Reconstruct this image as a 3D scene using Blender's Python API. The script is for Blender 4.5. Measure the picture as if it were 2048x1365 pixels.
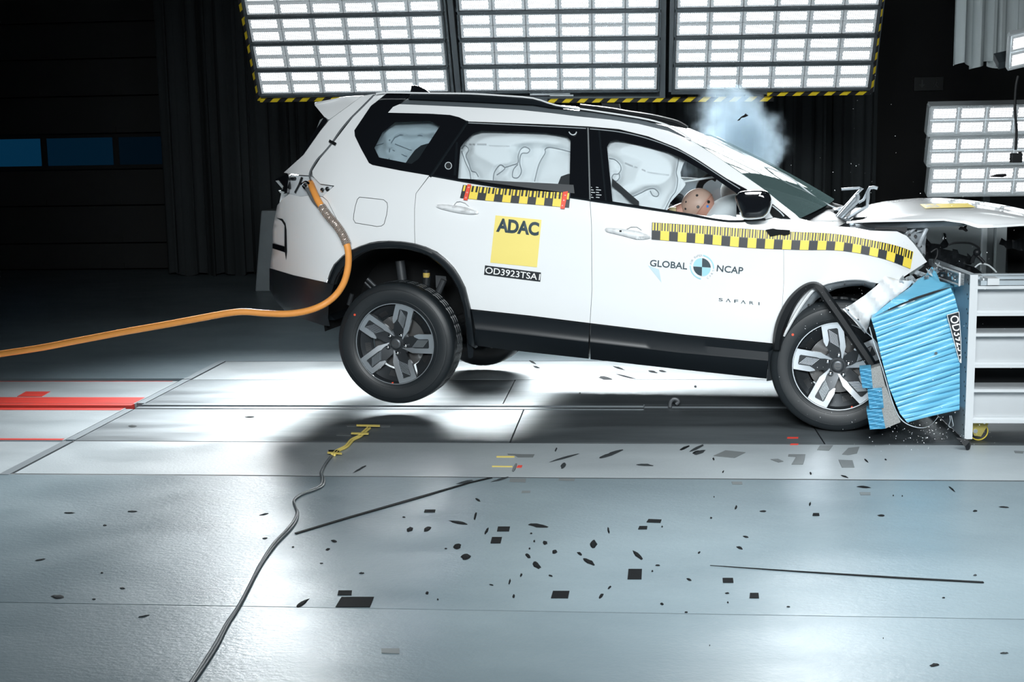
import bpy, bmesh, math, random
import numpy as np
from mathutils import Vector, Matrix
from mathutils.geometry import delaunay_2d_cdt

for o in list(bpy.data.objects):
    bpy.data.objects.remove(o)
SC = bpy.context.scene
COL = SC.collection
random.seed(11)

# ---------------------------------------------------------------- camera
FPX, HCAM = 2600.0, 1.62
YAW, PITCH, ROLL = 0.0955946, 0.147176, -0.0170351


def cam_axes():
    fwd = np.array([-math.sin(YAW) * math.cos(PITCH), math.cos(YAW) * math.cos(PITCH), -math.sin(PITCH)])
    r = np.cross(fwd, [0, 0, 1]); r /= np.linalg.norm(r)
    u = np.cross(r, fwd)
    c, s = math.cos(ROLL), math.sin(ROLL)
    return np.array([c * r + s * u, -s * r + c * u, fwd])


AX = cam_axes()
CPOS = np.array([0, 0, HCAM])
cd = bpy.data.cameras.new('camera')
cd.sensor_width = 36.0
cd.lens = 36.0 * FPX / 2048.0
cd.clip_start = 0.05
cd.clip_end = 200
cam = bpy.data.objects.new('camera', cd)
COL.objects.link(cam)
m3 = Matrix((AX[0], AX[1], -AX[2])).transposed()
cam.matrix_world = Matrix.Translation(CPOS) @ m3.to_4x4()
SC.camera = cam

# ---------------------------------------------------------------- world, exposure, hall lights
w = bpy.data.worlds.new('hall'); SC.world = w
w.use_nodes = True
w.node_tree.nodes['Background'].inputs[0].default_value = (0.35, 0.6, 0.75, 1)
w.node_tree.nodes['Background'].inputs[1].default_value = 0.006
SC.view_settings.view_transform = 'Standard'
SC.view_settings.look = 'None'
SC.view_settings.gamma = 1
SC.view_settings.use_curve_mapping = False
SC.view_settings.exposure = 0.0


def area_light(name, loc, target, sx, sy, power, spread, color=(0.93, 0.98, 1.0)):
    l = bpy.data.lights.new(name, 'AREA')
    l.shape = 'RECTANGLE'; l.size = sx; l.size_y = sy
    l.energy = power; l.spread = math.radians(spread); l.color = color
    o = bpy.data.objects.new(name, l); COL.objects.link(o)
    o.location = loc
    o.rotation_euler = (Vector(target) - Vector(loc)).to_track_quat('-Z', 'Y').to_euler()
    return o


# lamp arrays behind the photographer and over the barrier, plus an added floor fill
area_light('hall_area_light', (0.1, -1.5, 3.6), (0.15, 7.8, 0.75), 3.6, 1.6, 112, 54)
area_light('hall_area_light', (1.1, 3.0, 6.0), (1.1, 4.9, 0.0), 2.4, 1.0, 62, 44)  # extra overhead lamp added to brighten the near floor
area_light('hall_area_light', (2.7, 5.6, 4.6), (2.7, 7.3, 0.5), 1.2, 1.0, 10, 60)

# ---------------------------------------------------------------- pixel rays on the 2048 x 1365 frame


def ray(x, y):
    return AX.T @ np.array([(x - 1024) / FPX, -(y - 682.5) / FPX, 1.0])


def wz(x, y, z=0.0):
    d = ray(x, y); return CPOS + d * ((z - HCAM) / d[2])


def wY(x, y, Y):
    d = ray(x, y); return CPOS + d * (Y / d[1])


def wX(x, y, X):
    d = ray(x, y); return CPOS + d * (X / d[0])


def wplane(x, y, p0, n):
    d = ray(x, y); return CPOS + d * (np.dot(np.array(p0) - CPOS, n) / np.dot(d, n))


CA = math.radians(8.6)
CO = np.array([-1.45, 7.69, 0.0])
CU = np.array([math.cos(CA), -math.sin(CA), 0.0])
CV = np.array([math.sin(CA), math.cos(CA), 0.0])


def cv(x, y, v):
    """pixel -> car coordinates (along, across, up) on the upright plane at depth v into the car"""
    d = ray(x, y)
    t = (v - np.dot(CPOS - CO, CV)) / np.dot(d, CV)
    p = CPOS + d * t - CO
    return (float(np.dot(p, CU)), float(v), float(p[2]))


def car_world(p):
    return CO + CU * p[0] + CV * p[1] + np.array([0, 0, p[2]])


_k = np.array([(0.0, .16), (.25, .11), (.35, .06), (.5, .025), (.75, .0), (.98, .0), (1.1, .015), (1.22, .05), (1.35, .10), (1.6, .215), (1.70, .275), (1.78, .36), (1.9, .52)])
_zt = np.linspace(0, 1.9, 400)
_vt = np.interp(_zt, _k[:, 0], _k[:, 1])
_kern = np.hanning(35); _kern /= _kern.sum()
_vt = np.convolve(np.pad(_vt, 17, mode='edge'), _kern, mode='valid')
CARW = 1.9


def zd(u, z):
    return z + 0.062 * u - 0.26


def skin(u, z):
    v = float(np.interp(zd(u, z), _zt, _vt))
    if u < -0.3: v += 0.40 * ((-0.3 - u) / 0.65) ** 2
    if u > 2.55: v += 0.22 * ((u - 2.55) / 0.5) ** 2
    return v


def sk(x, y, off=0.0):
    v = 0.05
    for _ in range(8):
        p = cv(x, y, v + off)
        v = 0.4 * v + 0.6 * skin(p[0], p[2])
    return cv(x, y, v + off)


# ---------------------------------------------------------------- materials
MATS = {}


def mat(name, col=(0.5, 0.5, 0.5), rough=0.5, metal=0.0, coat=0.0, emit=None, es=0.0, noise=None, bump=None, spec=0.5, stretch=None, rnoise=None):
    """noise=(scale, amount, dark colour)  bump=(scale, strength)  stretch=(sx,sy,sz) of the pattern"""
    if name in MATS: return MATS[name]
    m = bpy.data.materials.new(name); m.use_nodes = True
    nt = m.node_tree; b = nt.nodes['Principled BSDF']
    b.inputs['Base Color'].default_value = (*col, 1)
    b.inputs['Roughness'].default_value = rough
    b.inputs['Metallic'].default_value = metal
    b.inputs['Specular IOR Level'].default_value = spec
    b.inputs['Coat Weight'].default_value = coat
    b.inputs['Coat Roughness'].default_value = 0.05
    if emit:
        b.inputs['Emission Color'].default_value = (*emit, 1)
        b.inputs['Emission Strength'].default_value = es
    if noise or bump or rnoise:
        tc = nt.nodes.new('ShaderNodeTexCoord'); mp = nt.nodes.new('ShaderNodeMapping')
        nt.links.new(tc.outputs['Object'], mp.inputs['Vector'])
        if stretch: mp.inputs['Scale'].default_value = stretch

        def nz(scale, det=6):
            n = nt.nodes.new('ShaderNodeTexNoise'); n.inputs['Scale'].default_value = scale
            n.inputs['Detail'].default_value = det; n.inputs['Roughness'].default_value = 0.62
            nt.links.new(mp.outputs['Vector'], n.inputs['Vector']); return n
        if noise:
            n = nz(noise[0]); r = nt.nodes.new('ShaderNodeValToRGB')
            r.color_ramp.elements[0].position = 0.36; r.color_ramp.elements[1].position = 0.66
            c2 = noise[2]
            r.color_ramp.elements[0].color = (*[c * (1 - noise[1]) + d * noise[1] for c, d in zip(col, c2)], 1)
            r.color_ramp.elements[1].color = (*col, 1)
            nt.links.new(n.outputs['Fac'], r.inputs['Fac']); nt.links.new(r.outputs['Color'], b.inputs['Base Color'])
        if rnoise:
            n = nz(rnoise[0]); mr = nt.nodes.new('ShaderNodeMapRange')
            mr.inputs['To Min'].default_value = rnoise[1]; mr.inputs['To Max'].default_value = rnoise[2]
            mr.inputs['From Min'].default_value = 0.3; mr.inputs['From Max'].default_value = 0.7
            nt.links.new(n.outputs['Fac'], mr.inputs['Value']); nt.links.new(mr.outputs['Result'], b.inputs['Roughness'])
        if bump:
            n = nz(bump[0], 3); bp = nt.nodes.new('ShaderNodeBump'); bp.inputs['Strength'].default_value = bump[1]
            bp.inputs['Distance'].default_value = 0.01
            nt.links.new(n.outputs['Fac'], bp.inputs['Height']); nt.links.new(bp.outputs['Normal'], b.inputs['Normal'])
    MATS[name] = m
    return m


def glass_mat(name, tint, refl, painted_refl=0.0, hcol=(0.4, 0.55, 0.55)):
    if name in MATS: return MATS[name]
    m = bpy.data.materials.new(name); m.use_nodes = True
    nt = m.node_tree; nt.nodes.clear()
    out = nt.nodes.new('ShaderNodeOutputMaterial'); mix = nt.nodes.new('ShaderNodeMixShader')
    tr = nt.nodes.new('ShaderNodeBsdfTransparent'); tr.inputs['Color'].default_value = (*tint, 1)
    gl = nt.nodes.new('ShaderNodeBsdfGlossy'); gl.inputs['Roughness'].default_value = 0.03
    lw = nt.nodes.new('ShaderNodeFresnel'); lw.inputs['IOR'].default_value = refl
    nt.links.new(lw.outputs[0], mix.inputs[0]); nt.links.new(tr.outputs[0], mix.inputs[1]); nt.links.new(gl.outputs[0], mix.inputs[2])
    last = mix
    if painted_refl:
        df = nt.nodes.new('ShaderNodeBsdfDiffuse'); df.inputs['Color'].default_value = (*hcol, 1)
        m2 = nt.nodes.new('ShaderNodeMixShader'); m2.inputs[0].default_value = painted_refl
        nt.links.new(mix.outputs[0], m2.inputs[1]); nt.links.new(df.outputs[0], m2.inputs[2]); last = m2
    nt.links.new(last.outputs[0], out.inputs[0])
    MATS[name] = m
    return m


def led_mat():
    m = bpy.data.materials.new('led_lens'); m.use_nodes = True
    nt = m.node_tree; b = nt.nodes['Principled BSDF']
    b.inputs['Base Color'].default_value = (0.35, 0.4, 0.43, 1); b.inputs['Roughness'].default_value = 0.3
    tc = nt.nodes.new('ShaderNodeTexCoord'); sp = nt.nodes.new('ShaderNodeSeparateXYZ')
    nt.links.new(tc.outputs['Object'], sp.inputs[0])

    def mth(op, a, bb=None):
        n = nt.nodes.new('ShaderNodeMath'); n.operation = op
        for i, q in enumerate((a, bb)):
            if q is None: continue
            if isinstance(q, (int, float)): n.inputs[i].default_value = q
            else: nt.links.new(q, n.inputs[i])
        return n.outputs[0]
    # staggered rows of round lenses, 12 x 5 on a module 1 wide and 0.36 high (local units)
    ry = mth('MULTIPLY', mth('ADD', sp.outputs['Y'], 0.12), 1 / 0.05)
    row = mth('FLOOR', ry)
    fy = mth('SUBTRACT', mth('FRACT', ry), 0.5)
    rx = mth('ADD', mth('MULTIPLY', mth('ADD', sp.outputs['X'], 0.40), 1 / 0.062), mth('MULTIPLY', mth('MODULO', row, 2.0), 0.5))
    fx = mth('SUBTRACT', mth('FRACT', rx), 0.5)
    d = mth('SQRT', mth('ADD', mth('MULTIPLY', fx, fx), mth('MULTIPLY', mth('MULTIPLY', fy, fy), 0.65)))
    mr = nt.nodes.new('ShaderNodeMapRange'); mr.inputs['From Min'].default_value = 0.40; mr.inputs['From Max'].default_value = 0.20
    nt.links.new(d, mr.inputs['Value'])
    ins = mth('MULTIPLY', mth('LESS_THAN', mth('ABSOLUTE', sp.outputs['X']), 0.41), mth('LESS_THAN', mth('ABSOLUTE', sp.outputs['Y']), 0.125))
    st = mth('ADD', mth('MULTIPLY', mth('MULTIPLY', mr.outputs[0], ins), LED_S), mth('ADD', mth('MULTIPLY', ins, 0.16), 0.20))
    b.inputs['Emission Color'].default_value = (0.93, 0.98, 1.0, 1)
    nt.links.new(st, b.inputs['Emission Strength'])
    return m


LED_S = 6.0
SMOKE_D = 4.6


def stripe_mat():
    m = mat('hazard_stripe', (0.62, 0.48, 0.01), 0.5)
    nt = m.node_tree; b = nt.nodes['Principled BSDF']
    tc = nt.nodes.new('ShaderNodeTexCoord'); sp = nt.nodes.new('ShaderNodeSeparateXYZ')
    nt.links.new(tc.outputs['Object'], sp.inputs[0])
    a = nt.nodes.new('ShaderNodeMath'); a.operation = 'MULTIPLY_ADD'
    nt.links.new(sp.outputs['Z'], a.inputs[0]); a.inputs[1].default_value = -1.2; nt.links.new(sp.outputs['X'], a.inputs[2])
    d = nt.nodes.new('ShaderNodeMath'); d.operation = 'DIVIDE'; nt.links.new(a.outputs[0], d.inputs[0]); d.inputs[1].default_value = 0.142
    f = nt.nodes.new('ShaderNodeMath'); f.operation = 'FRACT'; nt.links.new(d.outputs[0], f.inputs[0])
    g = nt.nodes.new('ShaderNodeMath'); g.operation = 'GREATER_THAN'; nt.links.new(f.outputs[0], g.inputs[0]); g.inputs[1].default_value = 0.5
    mx = nt.nodes.new('ShaderNodeMix'); mx.data_type = 'RGBA'
    mx.inputs[6].default_value = (0.68, 0.50, 0.012, 1); mx.inputs[7].default_value = (0.008, 0.008, 0.01, 1)
    nt.links.new(g.outputs[0], mx.inputs[0]); nt.links.new(mx.outputs[2], b.inputs['Base Color'])
    return m


# ---------------------------------------------------------------- mesh helpers
ORG = {}


def J(name, V, Fc, material, parent=None, smooth=35, fmat=None, recalc=True, bevel=0.0, subsurf=0):
    """link one mesh object. V are world points for a top-level thing or an unrotated parent, local points for the car"""
    V = [Vector([float(c) for c in v]) for v in V]
    org = None
    if parent is None:
        lo = Vector([min(v[i] for v in V) for i in range(3)]); hi = Vector([max(v[i] for v in V) for i in range(3)])
        org = Vector(((lo.x + hi.x) / 2, (lo.y + hi.y) / 2, lo.z))
    elif parent in ORG: org = ORG[parent]
    if org is not None: V = [v - org for v in V]
    me = bpy.data.meshes.new(name)
    me.from_pydata(V, [], Fc)
    ms = material if isinstance(material, (list, tuple)) else [material]
    for m_ in ms: me.materials.append(m_)
    if fmat:
        for p, i in zip(me.polygons, fmat): p.material_index = i
    if recalc or bevel:
        bm = bmesh.new(); bm.from_mesh(me)
        bmesh.ops.remove_doubles(bm, verts=bm.verts, dist=1e-6)
        if recalc: bmesh.ops.recalc_face_normals(bm, faces=bm.faces)
        if bevel: bmesh.ops.bevel(bm, geom=[e for e in bm.edges if len(e.link_faces) == 2 and e.calc_face_angle(0) > 0.5], offset=bevel, segments=2, affect='EDGES', profile=0.6, clamp_overlap=True)
        bm.to_mesh(me); bm.free()
    if smooth:
        for p in me.polygons: p.use_smooth = True
        me.set_sharp_from_angle(angle=math.radians(smooth))
    o = bpy.data.objects.new(name, me); COL.objects.link(o)
    if parent is None: o.location = org
    else:
        o.parent = parent
        if parent in ORG: ORG[o] = ORG[parent]
    if parent is None: ORG[o] = org
    if subsurf:
        s = o.modifiers.new('s', 'SUBSURF'); s.levels = subsurf; s.render_levels = subsurf
    return o


def tag(o, label, cat, group=None, kind=None):
    if label: o['label'] = label
    if cat: o['category'] = cat
    if group: o['group'] = group
    if kind: o['kind'] = kind
    return o


def thing(name, label, cat, loc, group=None, rotz=0.0):
    o = bpy.data.objects.new(name, None); COL.objects.link(o)
    o.location = [float(c) for c in loc]; o.rotation_euler = (0, 0, rotz); o.empty_display_size = 0.1
    ORG[o] = Vector(o.location)
    return tag(o, label, cat, group)


def struct(o):
    o['kind'] = 'structure'; return o


class MB:
    def __init__(s): s.v, s.f, s.m = [], [], []

    def add(s, V, Fc, mi=0):
        n = len(s.v); s.v += [tuple(map(float, q)) for q in V]; s.f += [tuple(i + n for i in f) for f in Fc]; s.m += [mi] * len(Fc)

    def box(s, lo, hi, mi=0):
        x0, y0, z0 = lo; x1, y1, z1 = hi
        s.add([(x0, y0, z0), (x1, y0, z0), (x1, y1, z0), (x0, y1, z0), (x0, y0, z1), (x1, y0, z1), (x1, y1, z1), (x0, y1, z1)],
              [(0, 3, 2, 1), (4, 5, 6, 7), (0, 1, 5, 4), (1, 2, 6, 5), (2, 3, 7, 6), (3, 0, 4, 7)], mi)

    def obox(s, c, ax, ay, az, mi=0):
        """box from centre and three half-axis vectors"""
        c, ax, ay, az = [np.array(q, float) for q in (c, ax, ay, az)]
        V = [c + sx * ax + sy * ay + sz * az for sz in (-1, 1) for sx, sy in ((-1, -1), (1, -1), (1, 1), (-1, 1))]
        s.add(V, [(0, 3, 2, 1), (4, 5, 6, 7), (0, 1, 5, 4), (1, 2, 6, 5), (2, 3, 7, 6), (3, 0, 4, 7)], mi)

    def tube(s, P, r, n=8, mi=0, cap=True):
        P = [Vector([float(c) for c in p]) for p in P]
        rs = r if isinstance(r, (list, tuple)) else [r] * len(P)
        t0 = (P[1] - P[0]).normalized()
        a = t0.orthogonal().normalized(); rings = []
        for i, p in enumerate(P):
            t = ((P[min(i + 1, len(P) - 1)] - P[max(i - 1, 0)])).normalized()
            a = (a - t * a.dot(t))
            a = a.normalized() if a.length > 1e-6 else t.orthogonal().normalized()
            b = t.cross(a)
            rings.append([p + (a * math.cos(2 * math.pi * k / n) + b * math.sin(2 * math.pi * k / n)) * rs[i] for k in range(n)])
        V = [q for rg in rings for q in rg]
        Fc = [(i * n + k, i * n + (k + 1) % n, (i + 1) * n + (k + 1) % n, (i + 1) * n + k) for i in range(len(P) - 1) for k in range(n)]
        if cap: Fc += [tuple(range(n))[::-1], tuple((len(P) - 1) * n + k for k in range(n))]
        s.add(V, Fc, mi)

    def lathe(s, prof, n=64, c=(0, 0, 0), mi=0, rfun=None, closed=False):
        """profile of (radius, y) turned round the y axis"""
        V = []
        for j, (r, y) in enumerate(prof):
            for k in range(n):
                a = 2 * math.pi * k / n; rr = r if not rfun else rfun(j, k, r)
                V.append((c[0] + rr * math.cos(a), c[1] + y, c[2] + rr * math.sin(a)))
        m = len(prof)
        Fc = [(j * n + k, j * n + (k + 1) % n, ((j + 1) % m) * n + (k + 1) % n, ((j + 1) % m) * n + k) for j in range(m if closed else m - 1) for k in range(n)]
        if not closed:
            Fc += [tuple(range(n)), tuple((m - 1) * n + k for k in range(n))[::-1]]
        s.add(V, Fc, mi)

    def ball(s, c, rx, ry, rz, nu=20, nv=14, mi=0, M=None):
        V = []
        for j in range(nv + 1):
            th = math.pi * j / nv
            for k in range(nu):
                ph = 2 * math.pi * k / nu
                q = Vector((rx * math.sin(th) * math.cos(ph), ry * math.sin(th) * math.sin(ph), rz * math.cos(th)))
                if M: q = M @ q
                V.append((c[0] + q.x, c[1] + q.y, c[2] + q.z))
        s.add(V, [(j * nu + k, (j + 1) * nu + k, (j + 1) * nu + (k + 1) % nu, j * nu + (k + 1) % nu) for j in range(nv) for k in range(nu)], mi)

    def prism(s, A, B, mi=0):
        """closed solid between two matching outlines"""
        n = len(A)
        s.add(list(A) + list(B), [tuple(range(n))[::-1], tuple(range(n, 2 * n))] + [(i, (i + 1) % n, n + (i + 1) % n, n + i) for i in range(n)], mi)

    def build(s, name, material, parent=None, **k):
        return J(name, s.v, s.f, material, parent, fmat=s.m if any(s.m) else None, **k)


def dens(P, step, closed=True):
    out = []
    n = len(P)
    for i in range(n if closed else n - 1):
        a, b = P[i], P[(i + 1) % n]
        k = max(1, int(math.hypot(b[0] - a[0], b[1] - a[1]) / step))
        out += [(a[0] + (b[0] - a[0]) * j / k, a[1] + (b[1] - a[1]) * j / k) for j in range(k)]
    if not closed: out.append(P[-1])
    return out


def inset(P, d):
    """move every side of a pixel outline inwards by d"""
    n = len(P); A = sum(P[i][0] * P[(i + 1) % n][1] - P[(i + 1) % n][0] * P[i][1] for i in range(n))
    sg = 1 if A > 0 else -1; out = []
    for i in range(n):
        p0, p1, p2 = P[i - 1], P[i], P[(i + 1) % n]
        e1 = (p1[0] - p0[0], p1[1] - p0[1]); e2 = (p2[0] - p1[0], p2[1] - p1[1])
        l1 = math.hypot(*e1) or 1; l2 = math.hypot(*e2) or 1
        n1 = (-e1[1] / l1 * sg, e1[0] / l1 * sg); n2 = (-e2[1] / l2 * sg, e2[0] / l2 * sg)
        bx, by = n1[0] + n2[0], n1[1] + n2[1]; q = bx * n1[0] + by * n1[1]
        if q < 0.35: q = 0.35
        out.append((p1[0] + bx * d / q, p1[1] + by * d / q))
    return out


def smooth_pts(P, k=4, closed=False):
    """Catmull-Rom through points of any dimension"""
    P = [np.array(p, float) for p in P]; n = len(P); out = []
    for i in range(n if closed else n - 1):
        g = (lambda j: P[j % n]) if closed else (lambda j: P[min(max(j, 0), n - 1)])
        a, b, c, d = g(i - 1), g(i), g(i + 1), g(i + 2)
        for j in range(k):
            t = j / k
            out.append(0.5 * (2 * b + (c - a) * t + (2 * a - 5 * b + 4 * c - d) * t * t + (3 * b - a - 3 * c + d) * t ** 3))
    if not closed: out.append(P[-1])
    return [tuple(q) for q in out]


def resample(P, n):
    P = np.array(P, float); d = np.r_[0, np.cumsum(np.linalg.norm(np.diff(P, axis=0), axis=1))]
    t = np.linspace(0, d[-1], n)
    return np.stack([np.interp(t, d, P[:, i]) for i in range(P.shape[1])], 1)


def inside(p, P):
    c = False; n = len(P)
    for i in range(n):
        (x0, y0), (x1, y1) = P[i], P[i - 1]
        if (y0 > p[1]) != (y1 > p[1]) and p[0] < (x1 - x0) * (p[1] - y0) / (y1 - y0) + x0: c = not c
    return c


def fill2d(outer, holes=(), step=14):
    P = list(dens(outer, step)); E = [(i, (i + 1) % len(P)) for i in range(len(P))]
    for h in holes:
        h = dens(h, step); n = len(P); P += h; E += [(n + i, n + (i + 1) % len(h)) for i in range(len(h))]
    xs = [p[0] for p in P]; ys = [p[1] for p in P]
    nb = len(P); B = np.array(P)
    gx = np.arange(min(xs) + step * .5, max(xs), step); gy = np.arange(min(ys) + step * .5, max(ys), step)
    for x in gx:
        for y in gy:
            if np.min((B[:, 0] - x) ** 2 + (B[:, 1] - y) ** 2) > (step * .45) ** 2: P.append((x, y))
    V, _, Fc, *_ = delaunay_2d_cdt([Vector(p) for p in P], E, [], 4, 1e-4)
    V = [(v.x, v.y) for v in V]; out = []
    for f in Fc:
        c = (sum(V[i][0] for i in f) / len(f), sum(V[i][1] for i in f) / len(f))
        if not any(inside(c, h) for h in holes): out.append(tuple(f))
    used = sorted({i for f in out for i in f}); mp = {q: i for i, q in enumerate(used)}
    return [V[i] for i in used], [tuple(mp[i] for i in f) for f in out]


def shell(V2, F2, front, back):
    """closed sheet between mapping front(p) and back(p)"""
    n = len(V2); cnt = {}
    for f in F2:
        for i in range(len(f)):
            e = (f[i], f[(i + 1) % len(f)]); cnt[e] = cnt.get(e, 0) + 1
    rim = [e for e in cnt if (e[1], e[0]) not in cnt]
    V = [front(p) for p in V2] + [back(p) for p in V2]
    Fc = [tuple(f) for f in F2] + [tuple(n + i for i in f[::-1]) for f in F2] + [(b, a, n + a, n + b) for a, b in rim]
    return V, Fc


def panel(name, poly, material, parent, off=0.0, thick=0.012, holes=(), step=14, vf=None, gap=0.0, smooth=35, crv=0):
    if crv: poly = smooth_pts(poly, crv, True); holes = [smooth_pts(h, crv, True) for h in holes]
    if gap: poly = inset(poly, gap)
    V2, F2 = fill2d(poly, holes, step)
    g = vf or (lambda p: 0.0)
    V, Fc = shell(V2, F2, lambda p: sk(p[0], p[1], off + g(p)), lambda p: sk(p[0], p[1], off + g(p) + thick))
    return J(name, V, Fc, material, parent, smooth=smooth)


def flat(name, poly, material, parent, fn, back, step=14, holes=(), smooth=35, crv=0):
    """sheet filled from a pixel outline; fn / back map a pixel to a point"""
    if crv: poly = smooth_pts(poly, crv, True)
    V2, F2 = fill2d(poly, holes, step)
    V, Fc = shell(V2, F2, fn, back)
    return J(name, V, Fc, material, parent, smooth=smooth)


def grid_shell(rows, thick_vec):
    """closed sheet from a grid of points, thickened along thick_vec"""
    R, C = len(rows), len(rows[0]); V = [tuple(p) for r in rows for p in r]; n = R * C
    t = np.array(thick_vec, float); V += [tuple(np.array(p) + t) for p in V]
    Fc = []
    for i in range(R - 1):
        for j in range(C - 1):
            a = (i * C + j, i * C + j + 1, (i + 1) * C + j + 1, (i + 1) * C + j)
            Fc += [a, tuple(n + k for k in a[::-1])]
    rim = [(i * C, (i + 1) * C) for i in range(R - 1)] + [((i + 1) * C + C - 1, i * C + C - 1) for i in range(R - 1)]
    rim += [(j + 1, j) for j in range(C - 1)] + [((R - 1) * C + j, (R - 1) * C + j + 1) for j in range(C - 1)]
    Fc += [(b, a, n + a, n + b) for a, b in rim]
    return V, Fc


def text2d(body, bold=0.0, spacing=1.0):
    """letter outlines as a flat triangle mesh, cap height about 0.7"""
    c = bpy.data.curves.new('t', 'FONT'); c.body = body; c.offset = bold; c.space_character = spacing; c.resolution_u = 4
    o = bpy.data.objects.new('t', c); COL.objects.link(o)
    dg = bpy.context.evaluated_depsgraph_get()
    me = o.evaluated_get(dg).to_mesh()
    V = [(v.co.x, v.co.y) for v in me.vertices]; Fc = [tuple(p.vertices) for p in me.polygons]
    o.evaluated_get(dg).to_mesh_clear()
    bpy.data.objects.remove(o); bpy.data.curves.remove(c)
    return V, Fc


def text_to_quad(body, quad, fn, bold=0.0, spacing=1.0):
    """stretch a line of lettering over a pixel quad (bottom-left, bottom-right, top-right, top-left) and map it with fn"""
    V, Fc = text2d(body, bold, spacing)
    xs = [v[0] for v in V]; ys = [v[1] for v in V]
    x0, x1, y0, y1 = min(xs), max(xs), min(ys), max(ys)
    bl, br, tr, tl = [np.array(q, float) for q in quad]
    out = []
    for x, y in V:
        s, t = (x - x0) / (x1 - x0), (y - y0) / (y1 - y0)
        q = bl * (1 - s) * (1 - t) + br * s * (1 - t) + tr * s * t + tl * (1 - s) * t
        out.append(fn(q[0], q[1]))
    return out, Fc
# ================================================================ materials
CONC = mat('polished_concrete', (0.175, 0.225, 0.25), 0.34, noise=(1.1, 0.55, (0.10, 0.138, 0.16)), bump=(60, 0.16), stretch=(0.7, 1.1, 1), rnoise=(2.0, 0.30, 0.44), spec=.36)
CONC_L = mat('pale_concrete', (0.33, 0.37, 0.39), 0.4, noise=(1.3, 0.4, (0.2, 0.23, 0.25)), bump=(90, 0.14), stretch=(0.7, 1.1, 1), rnoise=(2.5, 0.3, 0.5))
STEEL = mat('track_steel', (0.17, 0.195, 0.21), 0.45, metal=0.5, noise=(1.6, 0.75, (0.065, 0.078, 0.086)), bump=(25, 0.03), stretch=(0.3, 2.2, 1), rnoise=(2.2, 0.36, 0.58))
DARK = mat('dark_gap', (0.012, 0.013, 0.015), 0.7)
REDP = mat('red_paint', (0.62, 0.028, 0.012), 0.45, noise=(5, 0.5, (0.25, 0.01, 0.01)), stretch=(0.3, 3, 1))
BLACK = mat('black_plastic', (0.010, 0.012, 0.014), 0.45, spec=.3)
BLACK_G = mat('gloss_black', (0.006, 0.007, 0.009), 0.06, coat=0.6)
WALLB = mat('black_wall', (0.010, 0.011, 0.012), 0.8)
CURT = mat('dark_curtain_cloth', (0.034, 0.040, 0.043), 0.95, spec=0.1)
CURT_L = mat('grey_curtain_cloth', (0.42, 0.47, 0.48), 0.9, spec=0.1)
FRAME = mat('lamp_frame_steel', (0.07, 0.085, 0.095), 0.5)
HOUS = mat('lamp_housing', (0.06, 0.075, 0.085), 0.45, metal=0.3)
HOUS_W = mat('pale_lamp_housing', (0.55, 0.6, 0.62), 0.4)
ALU = mat('brushed_aluminium', (0.58, 0.66, 0.71), 0.30, metal=0.45, noise=(14, 0.2, (0.4, 0.45, 0.48)))
ALU_W = mat('pale_aluminium', (0.60, 0.63, 0.65), 0.45, metal=0.15, noise=(9, 0.12, (0.5, 0.53, 0.55)))
GREYB = mat('grey_block_paint', (0.17, 0.2, 0.215), 0.7, noise=(3, 0.2, (0.08, 0.09, 0.1)))
YEL = mat('yellow_tape', (0.78, 0.62, 0.16), 0.5)
TAPE_K = mat('black_tape', (0.007, 0.008, 0.009), 0.7, spec=.12)
TAPE_G = mat('grey_tape', (0.13, 0.145, 0.15), 0.5)
HAZ = stripe_mat()
LED = led_mat()

# ================================================================ setting: floor slabs with open joints
YF, YE, YD, YS, YB2, YA, XL = 4.39, 6.27, 7.035, 8.04, 9.02, 9.83, -3.22
g = 0.006


def slab(name, x0, y0, x1, y1, m, z=0.0):
    b = MB(); b.box((x0, y0, z - 0.06), (x1, y1, z))
    return struct(b.build(name, m, smooth=0))


b = MB(); b.box((-16, -5, -0.14), (12, 20, -0.062)); struct(b.build('floor_base', DARK, smooth=0))
slab('floor', -16, -5, 12, YF - .003, CONC)
slab('floor', -16, YF + .003, 12, YE - .010, CONC)
slab('floor_strip', XL + .02, YE + .010, 12, YD - .012, CONC_L)
slab('floor_track_plate', XL + .012, YD + .004, -0.70, YS - .085, STEEL)
slab('floor_track_plate', -0.692, YD + .004, 1.02, YS - .085, STEEL)
slab('floor_track_plate', 1.028, YD + .004, 12, YS - .085, STEEL)
slab('floor_track_plate', XL + .012, YS + .085, -0.85, YB2 - .006, STEEL)
slab('floor_track_plate', -0.842, YS + .085, 1.30, YB2 - .006, STEEL)
slab('floor_track_plate', 1.308, YS + .085, 12, YB2 - .006, STEEL)
slab('floor_strip', XL + .02, YB2 + .006, 12, YA - .010, CONC_L)
slab('floor', -16, YA + .010, 12, 20, CONC)
slab('floor', -16, YE - .010, XL - .03, YD - .03, CONC_L)
slab('floor', -16, YD + .01, XL - .06, YS - .06, CONC_L)
slab('floor', -16, YS + .09, XL - .06, YB2 - .06, CONC_L)
slab('floor', -16, YB2 + .05, XL - .03, YA + .010, CONC)
for x0, x1, y0, y1 in ((-16, 12, YF - .003, YF + .003), (-16, 12, YE - .010, YE + .016), (XL, 12, YD - .012, YD + .004), (XL, 12, YB2 - .006, YB2 + .006), (XL, 12, YA - .010, YA + .010)):
    slab('floor_joint', x0, y0, x1, y1, DARK, -.0015)
# pull rail: two flat bars either side of a slot
for y0, y1 in ((YS - .083, YS - .026), (YS + .026, YS + .083)):
    slab('floor_rail', XL + .012, y0, 0.05, y1, STEEL, 0.004)
    slab('floor_rail', 0.056, y0, 12, y1, STEEL, 0.0)
b = MB(); b.tube([(-16, YS, -0.032), (12, YS, -0.032)], 0.010, 10); struct(b.build('floor_rail', STEEL))
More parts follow.
